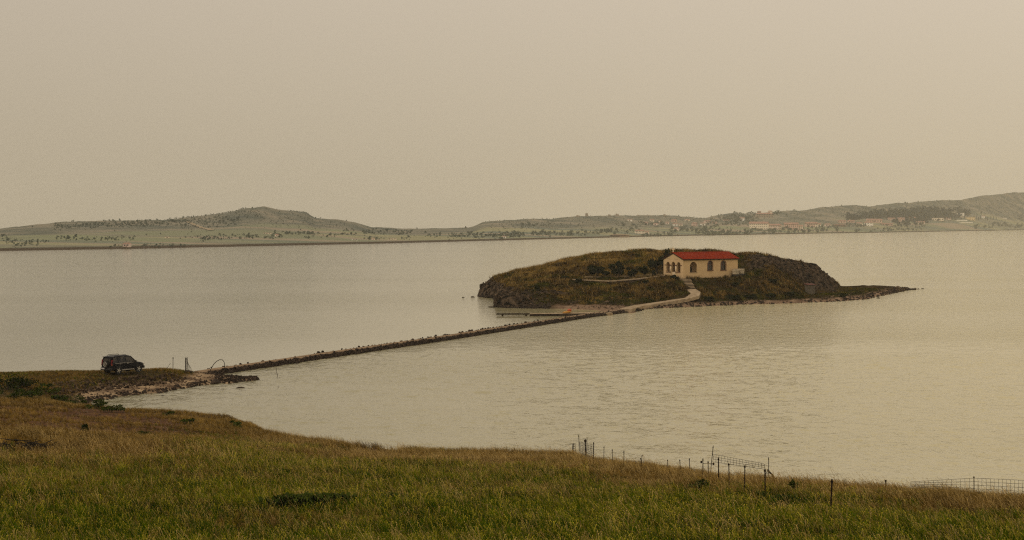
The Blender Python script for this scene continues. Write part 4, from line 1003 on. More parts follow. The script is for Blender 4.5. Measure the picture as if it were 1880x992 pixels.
rubble('tip_stones', fore_pts(420, 395, 492, 148, 158, lambda X, Y, Z: (Z > -.08), .05, .17), M['rock_dark'], 'dark stones at the pointed tip of the spit')
rubble('track_stones', fore_pts(1100, -100, 480, 90, 119, lambda X, Y, Z: f_dirt(X, Y, Z) > .4, .015, .065), M['rock_pale'], 'small stones scattered over the bare earth track')
p = ray_hit(fore_z, 395, 704, 140, 156); rock('boulder', (p.x, p.y, .12), (.75, .55, .5), 'rock_dark', 'big dark boulder on the waterline of the spit', 'boulder')
for x, y, w, lab in ((443, 712.5, 22, 'long dark rock awash off the tip of the spit'), (510, 711, 8, 'small round dark rock alone in the water right of the spit'), (300, 727.5, 9, 'tiny dark rock in the water below the spit')):
    p = W(x, y); s = w * p.y / F / 2; rock('rock', (p.x, p.y, .0), (s, s * .55, min(s * .4, .16)), 'rock_dark', lab)
for x, y, w, lab in ((605, 0, 0, ''),):
    pass
# dark brushwood heap and bush on the bare ground
M['brush'] = mat_noise('brushwood', [(.012, .010, .008), (.045, .036, .028)], 3)
def brush_heap(loc, w, h, n, lab, seed):
    r = random.Random(seed); bm = bmesh.new()
    for k in range(n):
        a_ = r.uniform(0, 3.14); c = Vector((r.uniform(-w, w) * .5, r.uniform(-.3, .3), abs(r.gauss(0, h * .4)))); L = r.uniform(.25, .6); d = Vector((math.cos(a_), math.sin(a_) * .4, r.uniform(-.2, .35))).normalized()
        add_tube(bm, [c - d * L, c + d * L], [.035, .015], 4, False)
    root = empty('brush_pile', loc, 0, lab, 'brushwood'); obj('sticks', bm, M['brush'], root)
    V = [(Vector((r.uniform(-w, w) * .5, r.uniform(-.35, .35), r.uniform(0, h * .4))), r.uniform(.1, .24)) for _ in range(46)]
    rubble('clods', V, M['rock_dark'], parent=root)
p = ray_hit(fore_z, 30, 826, 60, 120); brush_heap(p, 4.2, .42, 190, 'dark heap of brushwood and clods at the left edge', 4)
p = ray_hit(fore_z, 155, 795, 60, 125); shrub('thorn_bush', p, .75, .55, 'small round dark bush on the bare earth', 'bush', n=420, leaf=.06, seed=33, trunk=.05, mat='leaf_dark')
# taller shrubs on the left bank and weeds along the bluff
k = 50
for x, y, w, h, lab in ((110, 738, 2.4, .8, 'dark weed clump at the head of the beach below the shrubs'), (62, 735, 2.6, .9, 'dark weedy shrub between the low shrubs on the left bank'), (95, 813, .9, .35, 'green weed right of the brushwood heap'), (160, 818, 1.2, .4, 'green weed below the small round bush'), (265, 800, 1.1, .35, 'green weed on the bare slope right of the round bush'), (345, 778, 1.4, .35, 'low green weed on the slope above the bare earth'), (12, 716, 3.2, 1.5, 'dark reedy shrub at the far left edge of the spit'), (48, 713, 3.0, 1.4, 'dark shrub second from the left on the spit'), (82, 722, 2.2, .95, 'dark low shrub at the head of the beach'), (25, 735, 3.2, 1.0, 'dark low shrub at the left edge below the spit'), (205, 757, 1.9, .6, 'green weed clump beside the beach end'), (140, 743, 2.3, .75, 'green weed clump left of the beach end'), (178, 751, 2.0, .7, 'green weed clump in the middle by the beach end'), (312, 763, 1.1, .4, 'low green weed on the rise below the spit'), (398, 758, .8, .5, 'leafy weed on the crest above the inlet'), (430, 784, 1.2, .45, 'broad green weed on the slope by the inlet'), (500, 795, .8, .5, 'leafy weed sticking up where the bluff bends'), (520, 800, .8, .45, 'leafy weed just right of the bluff bend'), (610, 812, 1.3, .4, 'green weed on the bluff edge, left of three'), (665, 817, 1.2, .45, 'green weed on the bluff edge, middle of three'), (705, 822, 1.2, .45, 'green weed on the bluff edge, right of three'), (730, 824, .8, .4, 'green weed on the bluff edge left of the dry mound')):
    k += 1; p = ray_hit(fore_z, x, y, 50, 150)
    shrub('weed', p - Vector((0, 0, .05)), w, h, lab, 'plant', n=int(260 * w), leaf=.075, mat='leaf_dark' if h > 1.1 else 'leaf_light', seed=k, trunk=.05)
M['mound'] = M['blade_dry']
p = ray_hit(fore_z, 802, 826, 70, 120); shrub('dry_bush', p, .85, .5, 'dry rounded brown bush on the bluff edge', 'bush', n=500, leaf=.06, mat='blade_dry', seed=71, trunk=.05)
for x, y, w, h, lab in ((1445, 930, 1.5, .55, 'leafy green weed right of the leaning fence posts'), (1455, 912, .5, .75, 'upright green weed behind the fence posts'), (1285, 905, 1.3, .45, 'dark green weed among the fence posts'), (1395, 925, .9, .45, 'low green weed at the foot of the nearest posts'), (1530, 958, .8, .3, 'green weed at the foot of the lone iron post')):
    k += 1; p = ray_hit(fore_z, x, y, 40, 100); shrub('weed', p, w, h, lab, 'plant', n=int(480 * w), leaf=.06, mat='leaf_light', seed=k, trunk=.05)
# dark broad-leaved patch in the meadow
def leaf_patch(x, y, w, d, n, h, lab, seed):
    c = ray_hit(fore_z, x, y, 40, 80); r = random.Random(seed); vs, fs = [], []
    for k_ in range(n):
        t = r.gauss(0, .36); px_, py_ = max(-1, min(1, t)) * w / 2, r.gauss(0, .3) * d / 2; gx, gy = c.x + px_, c.y + py_; z0 = -.093 * py_
        a_ = r.uniform(0, 6.28); hh = h * r.uniform(.5, 1.1); L = r.uniform(.18, .34); wd = L * .22
        dx, dy = math.cos(a_), math.sin(a_); nx_, ny_ = -dy, dx; b0 = len(vs)
        for q_ in ((0, 0, 0), (.35, 1, .8), (.7, .8, 1.0), (1, 0, .72)):
            for sg in (-1, 1): vs.append((px_ + dx * L * q_[0] + nx_ * wd * q_[1] * sg, py_ + dy * L * q_[0] + ny_ * wd * q_[1] * sg, z0 + hh * q_[2]))
        for s_ in range(3): fs.append((b0 + 2 * s_, b0 + 2 * s_ + 1, b0 + 2 * s_ + 3, b0 + 2 * s_ + 2))
    o = obj('leafy_plant', (vs, fs), M['leaf_light'], None, c); tag(o, lab, 'plant')
leaf_patch(545, 940, 2.4, 1.5, 520, .58, 'dark broad-leaved plant patch in the near meadow, left clump', 5)
leaf_patch(600, 938, 2.0, 1.3, 420, .58, 'dark broad-leaved plant patch in the near meadow, right clump', 6)
leaf_patch(1350, 985, 1.9, 1.2, 380, .42, 'dark leafy plants at the bottom edge below the fence', 7)
leaf_patch(718, 930, .35, .3, 60, .5, 'single dark leafy plant right of the dark patch', 8)
leaf_patch(830, 925, 1.2, 1.0, 130, .42, 'small dark leafy clump in the middle of the meadow', 9)

# ---------------------------------------------------------------- fence posts (crop pixel list)
def edge_hit(x, y):
    """ground seen at (x, y), or the brink of the bluff when the sight line clears it"""
    Ys = np.linspace(40, 112, 2000); X = (x - CX) / F * Ys; Z = fore_z(X, Ys); yp = HY + F * (CAM_H - Z) / Ys
    yp = np.where(Z > .35, yp, 1e9); k = np.argmax(yp <= y + 3); k = k if yp[k] <= y + 3 else int(np.argmin(yp))
    return Vector((X[k], Ys[k], Z[k]))
def post(x, yt, yb, w, lab, lean=0.0, thick=.022, group='iron fence posts on the near slope', extra=.3, mat='rust'):
    p = edge_hit(x + lean, yb); top = P(x, yt, p.y)
    o = empty('fence_post', p, 0, lab, 'post', group)
    rel = top - p
    obj('rod', tube([(0, 0, -extra), rel * .5 + Vector((.008, 0, 0)), rel], thick, 6), M[mat], o)
    obj('top_clip', box(rel * .94, (thick * 3, thick * 2.4, thick * 2)), M[mat], o)
    return p, top
N_ = [(1062.5, 798.5, 838, 'tall thin post at the left end of the net fence', 1, .022), (1074.5, 807, 849, 'thick dark post with gathered netting', 0, .05), (1078, 804, 845, 'thin post leaning against the thick dark post', -3, .016), (1090, 812, 858, 'right post of the netted gate', -.6, .024), (1109, 819.5, 858, 'first bare rod right of the netted gate', -1.5, .018), (1124, 824.5, 860, 'second bare rod right of the netted gate', 0, .018), (1145.5, 827.5, 867, 'third bare rod right of the netted gate', -.8, .02), (1176, 841, 865, 'left leaning rod of the crossed pair', 3, .018), (1179, 835, 864, 'right leaning rod of the crossed pair', -3.5, .018), (1225.5, 844, 866, 'short rod right of the crossed pair', .5, .018), (1248, 844, 872, 'second short rod right of the crossed pair', 1.3, .02), (1265.5, 841.5, 870, 'third short rod right of the crossed pair', .5, .02), (1290.5, 842, 886, 'rod with a knob just left of the wire panel', -.6, .022), (1300, 846.5, 886, 'rod just below the leaning tall post', 0, .022), (1309.5, 818.5, 859, 'tall post leaning right at the start of the wire panel', -7, .02), (1319, 840, 897, 'thick rod in front of the wire panel', 0, .026), (1338, 850, 908, 'rod right of the thick rod', .5, .022), (1367.5, 854, 915, 'second rod right of the thick rod', -1.5, .022), (1404.5, 861, 920, 'nearest rod at the right end of the crowded posts', -.5, .028), (1411, 840, 872, 'thin far post at the right end of the wire panel', 0, .018), (1527.5, 880, 953, 'lone dark iron post leaning slightly in the right meadow', -3.8, .03), (1626, 881.5, 898, 'short stump of a post in the right grass', 0, .03)]
posts = {}
for x, yt, yb, lab, lean, th in N_:
    posts[x] = post(x, yt, yb, 0, lab, lean, th)
def wire_net(name, A, B, h0, h1, nx, ny, r, lab, sag=0.0, cat='wire fence', tops=True, rag=0.0, seed=0):
    """woven wire between ground points A and B (tops at h0, h1)"""
    rr = random.Random(seed); root = empty(name, A, 0, lab, cat); L = B - A
    def pt(i_, j): 
        t = i_ / nx; h = lerp(h0, h1, t); return L * t + Vector((rr.uniform(-rag, rag), 0, h * (j / ny) - sag * 4 * t * (1 - t)))
    G = [[pt(i_, j) for j in range(ny + 1)] for i_ in range(nx + 1)]
    bm = bmesh.new()
    for i_ in range(nx + 1): add_tube(bm, G[i_], r, 3, False)
    obj('upright_wires', bm, M['wire'], root); bm = bmesh.new()
    for j in range(ny + 1): add_tube(bm, [G[i_][j] for i_ in range(nx + 1)], r * 1.2, 3, False)
    obj('line_wires', bm, M['wire'], root); return root
A, At = posts[1309.5]; B, Bt = posts[1411]
y_ = (A.y + B.y) / 2
wire_net('wire_fence', Vector((px2x(1309, A.y), A.y, pxz(848, A.y))), Vector((px2x(1404, B.y), B.y, pxz(862, B.y))), 14 * A.y / F, 10 * B.y / F, 17, 3, .009, 'square wire panel sagging right of the tall leaning post', 0.0, seed=1, rag=.03)
bm = bmesh.new(); root = empty('wire_tangle', B, 0, 'tangle of loose wire at the right end of the wire panel', 'wire')
for q_ in range(6): add_tube(bm, [(-.3 + .06 * q_, 0, .45 + .03 * q_), (-.05, .02 * q_, .75 + .02 * q_), (.15 + .02 * q_, 0, .55), (.25 + .03 * q_, 0, .1)], .011, 3, False)
obj('strands', bm, M['wire'], root)
A, At = posts[1062.5]; B, Bt = posts[1090]
wire_net('net_fence', A + Vector((0, 0, .1)), B + Vector((0, 0, .15)), At.z - A.z - .55, Bt.z - B.z - .3, 14, 10, .009, 'dark sagging net hung between the gate posts', seed=2, rag=.02)
# old wooden trestle at the left end
p = edge_hit(1053, 832); s = p.y / F
tr = empty('trestle', p, .1, 'small broken wooden trestle left of the netted posts', 'trestle')
for q_, (x0, x1) in enumerate(((-3.2, -1.2), (4.2, 2.8), (-1, .6))): obj('leg', tube([(x0 * s, .05 * q_, -.2), (x1 * s, .05 * q_, 23 * s)], .02, 5), M['wood_dark'], tr)
for q_ in range(5): obj('rung', tube([(-2.6 * s, .02, (5 + 4.2 * q_) * s), (3.4 * s, .02, (5.3 + 4.2 * q_) * s)], .014, 5), M['wood_dark'], tr)
pa = edge_hit(1026, 828)
wl_ = empty('slack_wire', pa, 0, 'slack wires running left from the trestle into the grass', 'wire')
for q_ in range(2): obj('strand', tube([(0, 0, .45 - .2 * q_), ((p - pa) * .5 + Vector((0, 0, .62 - .22 * q_))), (p - pa) + Vector((0, 0, .8 - .22 * q_))], .006, 4), M['wire'], wl_)
# insulator-like knobs
for x, y, lab in ((1287.5, 848.5, 'dark knob hung by the rod left of the wire panel'), (1309.8, 852, 'dark knob hung at the foot of the tall leaning post')):
    Y = posts[1290.5][0].y; c = P(x, y, Y); o = empty('knob', c, 0, lab, 'knob'); bm = bmesh.new(); bmesh.ops.create_icosphere(bm, subdivisions=2, radius=.05, matrix=Matrix.Diagonal((1, 1, 1.3, 1))); obj('knob_body', bm, M['rust'], o, smooth=True); obj('knob_tie', tube([(0, 0, 0), (px2x(1290.5, Y) - c.x, 0, .02)], .008, 4), M['rust'], o)
# hog-wire fence at the right edge
pm = post(1788, 874.5, 906, 0, 'thin post holding the square mesh fence at the right edge', 0, .018)
Ym = pm[0].y
def fp(x, yb): return Vector((px2x(x, Ym), Ym, pxz(yb, Ym)))
wire_net('wire_fence', fp(1672, 893), fp(1788, 904), 8 * Ym / F, 26 * Ym / F, 14, 4, .007, 'square mesh fence rising from the grass to the thin right post', seed=3, rag=.012)
wire_net('wire_fence', fp(1788, 904), fp(1900, 910), 26 * Ym / F, 27 * Ym / F, 15, 4, .007, 'square mesh fence leaving the frame right of the thin post', seed=4, rag=.012)

# ---------------------------------------------------------------- clutter at the causeway head
def base(x, y): return ray_hit(fore_z, x, y, 141, 156)
p = base(317.5, 681); o = empty('pole', p, 0, 'thin upright pole with a small cap on the grassy end of the spit', 'pole'); hgt = pxz(657.5, p.y) - p.z
obj('shaft', tube([(0, 0, -.2), (.01, 0, hgt)], .03, 6), M['wood_dark'], o); obj('cap', box((.01, 0, hgt), (.09, .09, .12)), M['wood_dark'], o)
p = base(303, 680); o = empty('stick', p, 0, 'thin stick leaning right beside the capped pole', 'stick'); obj('shaft', tube([(0, 0, -.1), P(313, 667, p.y) - p], .016, 5), M['wood_dark'], o)
p = base(342.5, 683.5); o = empty('net_gate', p, 0, 'pair of upright stakes with a scrap of net at the causeway head', 'gate')
for x0, x1, yt in ((340.5, 340.5, 656.5), (345.5, 343.5, 656), (341.8, 341.9, 657.5)): obj('stake', tube([P(x0, 684, p.y) - p + Vector((0, 0, -.15)), P(x1, yt, p.y) - p], .035, 6), M['wood_dark'], o)
bm = bmesh.new()
for q_ in range(7): add_tube(bm, [P(344 + q_ * .25, 662 + q_ * 1.0, p.y) - p, P(345 + q_ * 1.15, 672 + q_, p.y) - p, P(346 + q_ * 1.1, 683.5, p.y) - p], .009, 3, False)
for q_ in range(6): add_tube(bm, [P(341, 660 + 4 * q_, p.y) - p, P(345.3, 661 + 4 * q_, p.y) - p], .008, 3, False)
obj('net', bm, M['wire'], o)
o = obj('base_stone', rock_mesh('base_stone', 5), M['rock_dark'], o, P(346, 682.5, p.y) - p); o.scale = (.42, .3, .2)
Yh = 152.0; pb = P(383, 686, Yh); o = empty('pipe_hoop', pb, 0, 'bent dark pipe hoop arching over the causeway head', 'pipe')
hp_ = [(381, 687.5), (388, 676.5), (392, 669.5), (397, 664), (403, 660.8), (408, 660.8), (411, 664), (412.5, 669), (412.8, 675.5)]
obj('pipe', tube([P(x, y, Yh + .12 * k) - pb for k, (x, y) in enumerate(hp_)], .035, 6), M['rust'], o); obj('joint', box(P(388, 674.5, Yh) - pb, (.16, .1, .09)), M['rust'], o)
p = W(509, 693); o = empty('pole', p, 0, 'thin bent pole standing in the water right of the spit', 'pole'); obj('shaft', tube([(0, 0, -.6), (.03, 0, .3), P(507.5, 684, p.y) - p, P(506.8, 673.5, p.y) - p], .022, 5), M['wood_dark'], o)

# ---------------------------------------------------------------- car
def build_car():
    Yc = 146.0; gx = px2x(226, Yc + .8); gz = fz(gx, Yc + .8)
    head = math.atan2(.785, .62)
    gz = float(np.mean(fore_z(np.array([gx - 1.2, gx, gx + 1.2]), np.array([Yc - .8, Yc + .4, Yc + 1.8]))))
    car = empty('parked_car', (gx, Yc + .8, gz + .12), head, 'black off-road car with a spare wheel on its tail, parked on the spit', 'car'); car.scale = (.94, 1, 1)
    paint = mat_plain('black_car_paint', (.006, .0065, .009), rough=.35, spec=.10, var=.05); trim = mat_plain('black_trim', (.01, .01, .01), rough=.6)
    alloy = mat_plain('alloy_metal', (.45, .42, .36), rough=.35, metal=.6); red = mat_plain('red_lamp', (.16, .006, .010), rough=.3, spec=.2); tyre = mat_plain('tyre_rubber', (.012, .012, .012), rough=.85)
    silver = mat_plain('silver_trim', (.36, .33, .28), rough=.4); plate = mat_plain('number_plate', (.45, .43, .40), rough=.5); orange = mat_plain('amber_lamp', (.25, .06, .01), rough=.3)
    glass = bpy.data.materials.new('car_glass'); glass.use_nodes = True
    n, l = glass.node_tree.nodes, glass.node_tree.links; b = n['Principled BSDF']; b.inputs['Base Color'].default_value = (.012, .012, .012, 1); b.inputs['Roughness'].default_value = .05
    t = n.new('ShaderNodeBsdfTransparent'); t.inputs[0].default_value = (.55, .5, .42, 1); ms = n.new('ShaderNodeMixShader'); ms.inputs[0].default_value = .42
    l.new(b.outputs[0], ms.inputs[1]); l.new(t.outputs[0], ms.inputs[2]); l.new(ms.outputs[0], n['Material Output'].inputs[0])
    # x forward, y left, z up; lower body lofted through stations
    ST = [(-2.06, .46, .92, .74), (-2.0, .36, 1.0, .82), (-1.7, .3, 1.05, .865), (-1.0, .27, 1.06, .87), (0, .26, 1.05, .87), (.85, .27, 1.04, .87), (1.05, .28, 1.03, .865), (1.5, .3, .96, .85), (1.85, .33, .88, .80), (2.03, .4, .76, .70), (2.1, .46, .66, .60)]
    vs, fs = [], []
    for x, zb, zt, hw in ST:
        sec = [(hw * .9, zb), (hw, zb + .16), (hw, (zb + zt) / 2), (hw * .985, zt - .12), (hw * .92, zt - .02), (hw * .6, zt + .015)]
        for y, z in sec + [(-y, z) for y, z in sec[::-1]]: vs.append((x, y, z))
    m = 12
    for k in range(len(ST) - 1):
        for j in range(m): fs.append((k * m + j, k * m + (j + 1) % m, (k + 1) * m + (j + 1) % m, (k + 1) * m + j))
    fs.append(tuple(range(m))[::-1]); fs.append(tuple(range((len(ST) - 1) * m, len(ST) * m)))
    body = obj('body', (vs, fs), paint, car, smooth=False)
    # roof and pillars
    bm = bmesh.new(); V = []
    for x, z, hw in ((-1.93, 1.55, .60), (-1.8, 1.63, .64), (-1.2, 1.69, .67), (-.3, 1.70, .67), (.25, 1.65, .65), (.42, 1.58, .63)):
        V.append([bm.verts.new((x, y, zz)) for y, zz in ((-hw, z - .07), (-hw * .9, z), (0, z + .02), (hw * .9, z), (hw, z - .07), (hw * .9, z - .10), (-hw * .9, z - .10))])
    for A_, B_ in zip(V, V[1:]):
        for k in range(7): bm.faces.new((A_[k], A_[(k + 1) % 7], B_[(k + 1) % 7], B_[k]))
    bm.faces.new(V[0]); bm.faces.new(V[-1][::-1]); bmesh.ops.recalc_face_normals(bm, faces=bm.faces); obj('roof', bm, paint, car)
    for s in (-1, 1):
        for (x0, x1, w) in ((-1.98, -1.82, .085), (-1.22, -1.25, .06), (-.28, -.30, .05), (1.0, .36, .05)):
            obj('pillar', tube([(x0, s * .80, 1.0), (x1, s * .645, 1.6)], [w, w * .8], 4), paint, car)
        for nm, q4 in (('rear_side_window', [(-1.9, 1.04), (-1.27, 1.04), (-1.28, 1.58), (-1.76, 1.56)]), ('rear_door_window', [(-1.18, 1.04), (-.33, 1.04), (-.33, 1.59), (-1.2, 1.59)]), ('front_door_window', [(-.25, 1.04), (.88, 1.03), (.35, 1.56), (-.25, 1.59)])):
            def yy(z): return s * (.795 - (z - 1.04) / .55 * .145)
            obj(nm, ([(x, yy(z), z) for x, z in q4], [(0, 1, 2, 3)]), glass, car)
        obj('door_seam', box((-.3, s * .872, .72), (.018, .012, .7)), trim, car); obj('door_seam', box((.72, s * .872, .72), (.018, .012, .6)), trim, car)
        obj('door_handle', box((-.12, s * .88, .93), (.16, .03, .035)), silver, car); obj('door_handle', box((-1.05, s * .88, .93), (.16, .03, .035)), silver, car)
        obj('sill_strip', box((-.1, s * .885, .36), (1.5, .05, .07)), silver, car)
        obj('belt_strip', box((-.4, s * .845, 1.0), (2.5, .03, .035)), silver, car)
        obj('roof_rail', tube([(-1.55, s * .58, 1.69), (-1.4, s * .58, 1.755), (-.2, s * .58, 1.765), (-.05, s * .58, 1.69)], .022, 5), trim, car)
        mir = obj('mirror', box((.78, s * .98, 1.10), (.12, .22, .16), bevel=.03), paint, car); obj('mirror_glass', box((.715, s * .98, 1.10), (.01, .17, .12)), glass, mir)
        tl = obj('tail_light', box((-1.955, s * .73, 1.10), (.16, .15, .48), Euler((0, .12, 0)).to_matrix(), .02), red, car); obj('indicator', box((-2.0, s * .755, .86), (.1, .12, .12)), orange, tl)
        hl_ = obj('headlight', box((1.98, s * .6, .74), (.2, .26, .14), bevel=.03), alloy, car)
        for x in (-1.25, 1.25):
            wh = empty('wheel', (x, s * .79, .33)); wh.parent = car
            bm = bmesh.new(); bmesh.ops.create_cone(bm, cap_ends=True, segments=24, radius1=.345, radius2=.345, depth=.21, matrix=Matrix.Rotation(R(90), 4, 'X'))
            obj('tyre', bm, tyre, wh)
            bm = bmesh.new(); bmesh.ops.create_cone(bm, cap_ends=True, segments=20, radius1=.09, radius2=.09, depth=.225, matrix=Matrix.Rotation(R(90), 4, 'X'))
            for q_ in range(5): 
                a_ = q_ * 1.2566; add_box(bm, (.13 * math.cos(a_), s * .108, .13 * math.sin(a_)), (.2, .012, .06), Euler((0, -a_, 0)).to_matrix())
            obj('rim', bm, alloy, wh)
            bm = bmesh.new(); bmesh.ops.create_cone(bm, cap_ends=True, segments=24, radius1=.41, radius2=.41, depth=.02, matrix=Matrix.Translation((x, s * .872, .37)) @ Matrix.Rotation(R(90), 4, 'X')); obj('wheel_arch', bm, trim, car)
    # rear: window, bumper, plate, spare wheel
    obj('rear_window', ([(-2.045, -.6, 1.04), (-2.045, .6, 1.04), (-1.95, .5, 1.50), (-1.95, -.5, 1.50)], [(0, 1, 2, 3)]), glass, car)
    obj('windscreen', ([(1.04, -.74, 1.05), (1.04, .74, 1.05), (.42, .6, 1.57), (.42, -.6, 1.57)], [(0, 1, 2, 3)]), glass, car)
    obj('rear_door', box((-2.03, 0, .88), (.06, 1.22, .5), bevel=.02), paint, car)
    obj('spoiler', box((-1.99, 0, 1.6), (.22, 1.16, .05), bevel=.015), paint, car)
    obj('rear_bumper', box((-2.07, 0, .46), (.2, 1.62, .26), bevel=.05), trim, car); obj('number_plate', box((-2.185, .40, .5), (.02, .5, .12)), plate, car)
    obj('front_bumper', box((2.06, 0, .45), (.18, 1.5, .24), bevel=.05), trim, car)
    sp = empty('spare_wheel', (-2.17, -.02, .93)); sp.parent = car
    bm = bmesh.new(); bmesh.ops.create_cone(bm, cap_ends=True, segments=28, radius1=.35, radius2=.35, depth=.19, matrix=Matrix.Rotation(R(90), 4, 'Y')); obj('tyre', bm, tyre, sp)
    obj('rim', ([(-.1, y, z) for (_, _, _), (y, z) in []] or torus(.225, .225, .03, 24, 6)[0], torus(.225, .225, .03, 24, 6)[1]), alloy, sp, (-.098, 0, 0), (0, R(90), 0))
    for q_ in range(5):
        a_ = q_ * 1.2566 + .3; obj('spoke', box((-.1, .12 * math.cos(a_), .12 * math.sin(a_)), (.02, .2, .055), Euler((a_, 0, 0)).to_matrix()), alloy, sp)
    bm = bmesh.new(); bmesh.ops.create_cone(bm, cap_ends=True, segments=16, radius1=.07, radius2=.06, depth=.04, matrix=Matrix.Translation((-.1, 0, 0)) @ Matrix.Rotation(R(90), 4, 'Y')); obj('hub_cap', bm, alloy, sp)
    # seats and dashboard show as dark shapes through the glass
    for x, y in ((.1, .38), (.1, -.38), (-.85, .42), (-.85, -.42)):
        obj('seat', box((x - .2, y, 1.05), (.14, .46, .62), Euler((0, -.2, 0)).to_matrix(), .05), trim, car); obj('headrest', box((x - .28, y, 1.43), (.09, .24, .16), bevel=.03), trim, car)
    obj('dashboard', box((.8, 0, 1.02), (.3, 1.4, .12)), trim, car)
build_car()

# ---------------------------------------------------------------- far shore: houses
FW = {'cream': (.84, .72, .56), 'white': (.92, .86, .76), 'pink': (.76, .60, .50), 'ochre': (.78, .60, .34), 'stone': (.34, .28, .21), 'red': (.62, .44, .35), 'brown': (.26, .19, .14)}
FM = {k_: mat_plain('far_' + k_ + '_wall', c, .85, scale=.3) for k_, c in FW.items()}
M['far_roof'] = mat_plain('far_red_roof', (.33, .185, .135), .85, scale=.3, var=.25); M['far_roof_brown'] = mat_plain('far_brown_roof', (.20, .11, .07), .85, scale=.3); M['far_win'] = mat_plain('far_window', (.05, .045, .045), .4)
def house(name, x, yb, wpx, hpx, roof_k, wall, lab, cat='house', floors=1, nwin=2, rpx=None, depth=.8, rz=None, group='houses on the far shore'):
    p, t_ = hill_hit(x, yb); s = p.y / F; w, h = wpx * s, hpx * s; d = w * depth
    face = math.atan2(p.x, p.y)
    root = empty(name, p + Vector((0, 0, -.4)), (-face + random.uniform(-.35, .35)) if rz is None else rz, lab, cat, group)
    d = min(d, 12 * max(1, h / 6)); h += .4
    obj('wall', box((0, d / 2, h / 2), (w, d, h)), FM[wall], root)
    if roof_k:
        rh = (rpx or hpx * .35) * s; ov = .06 * w if w < 20 else .8; m_ = M['far_roof'] if roof_k != 'brown' else M['far_roof_brown']
        if roof_k == 'flat': obj('roof', box((0, d / 2, h + rh * .2), (w + .4, d + .4, rh * .4)), FM['stone'], root)
        else:
            ins = w * .5 * (0.0 if roof_k == 'gable' else .45)
            v = [(-w / 2 - ov, -ov, h), (w / 2 + ov, -ov, h), (w / 2 + ov, d + ov, h), (-w / 2 - ov, d + ov, h), (-w / 2 - ov + ins, d / 2, h + rh), (w / 2 + ov - ins, d / 2, h + rh)]
            ro = obj('roof', (v, [(0, 1, 5, 4), (1, 2, 5), (2, 3, 4, 5), (3, 0, 4), (3, 2, 1, 0)]), m_, root)
            if wpx > 12: obj('chimney', box((w * .25, d * .6, h + rh * .9), (w * .05, w * .05, rh * .9)), FM['stone'], ro)
    fh = (h - .4) / floors
    for f_ in range(floors):
        for k_ in range(nwin):
            xx = -w / 2 + w * (k_ + .5) / nwin
            ww = min(w / nwin * .34, 1.8); obj('window', box((xx, -.04, .4 + fh * (f_ + .5)), (ww, .12, fh * .42)), M['far_win'], root)
    if floors == 1 and nwin >= 1 and wpx >= 7: obj('door', box((0, -.05, .4 + fh * .36), (min(w * .12, 1.6), .14, fh * .72)), M['far_roof_brown'], root)
    return root
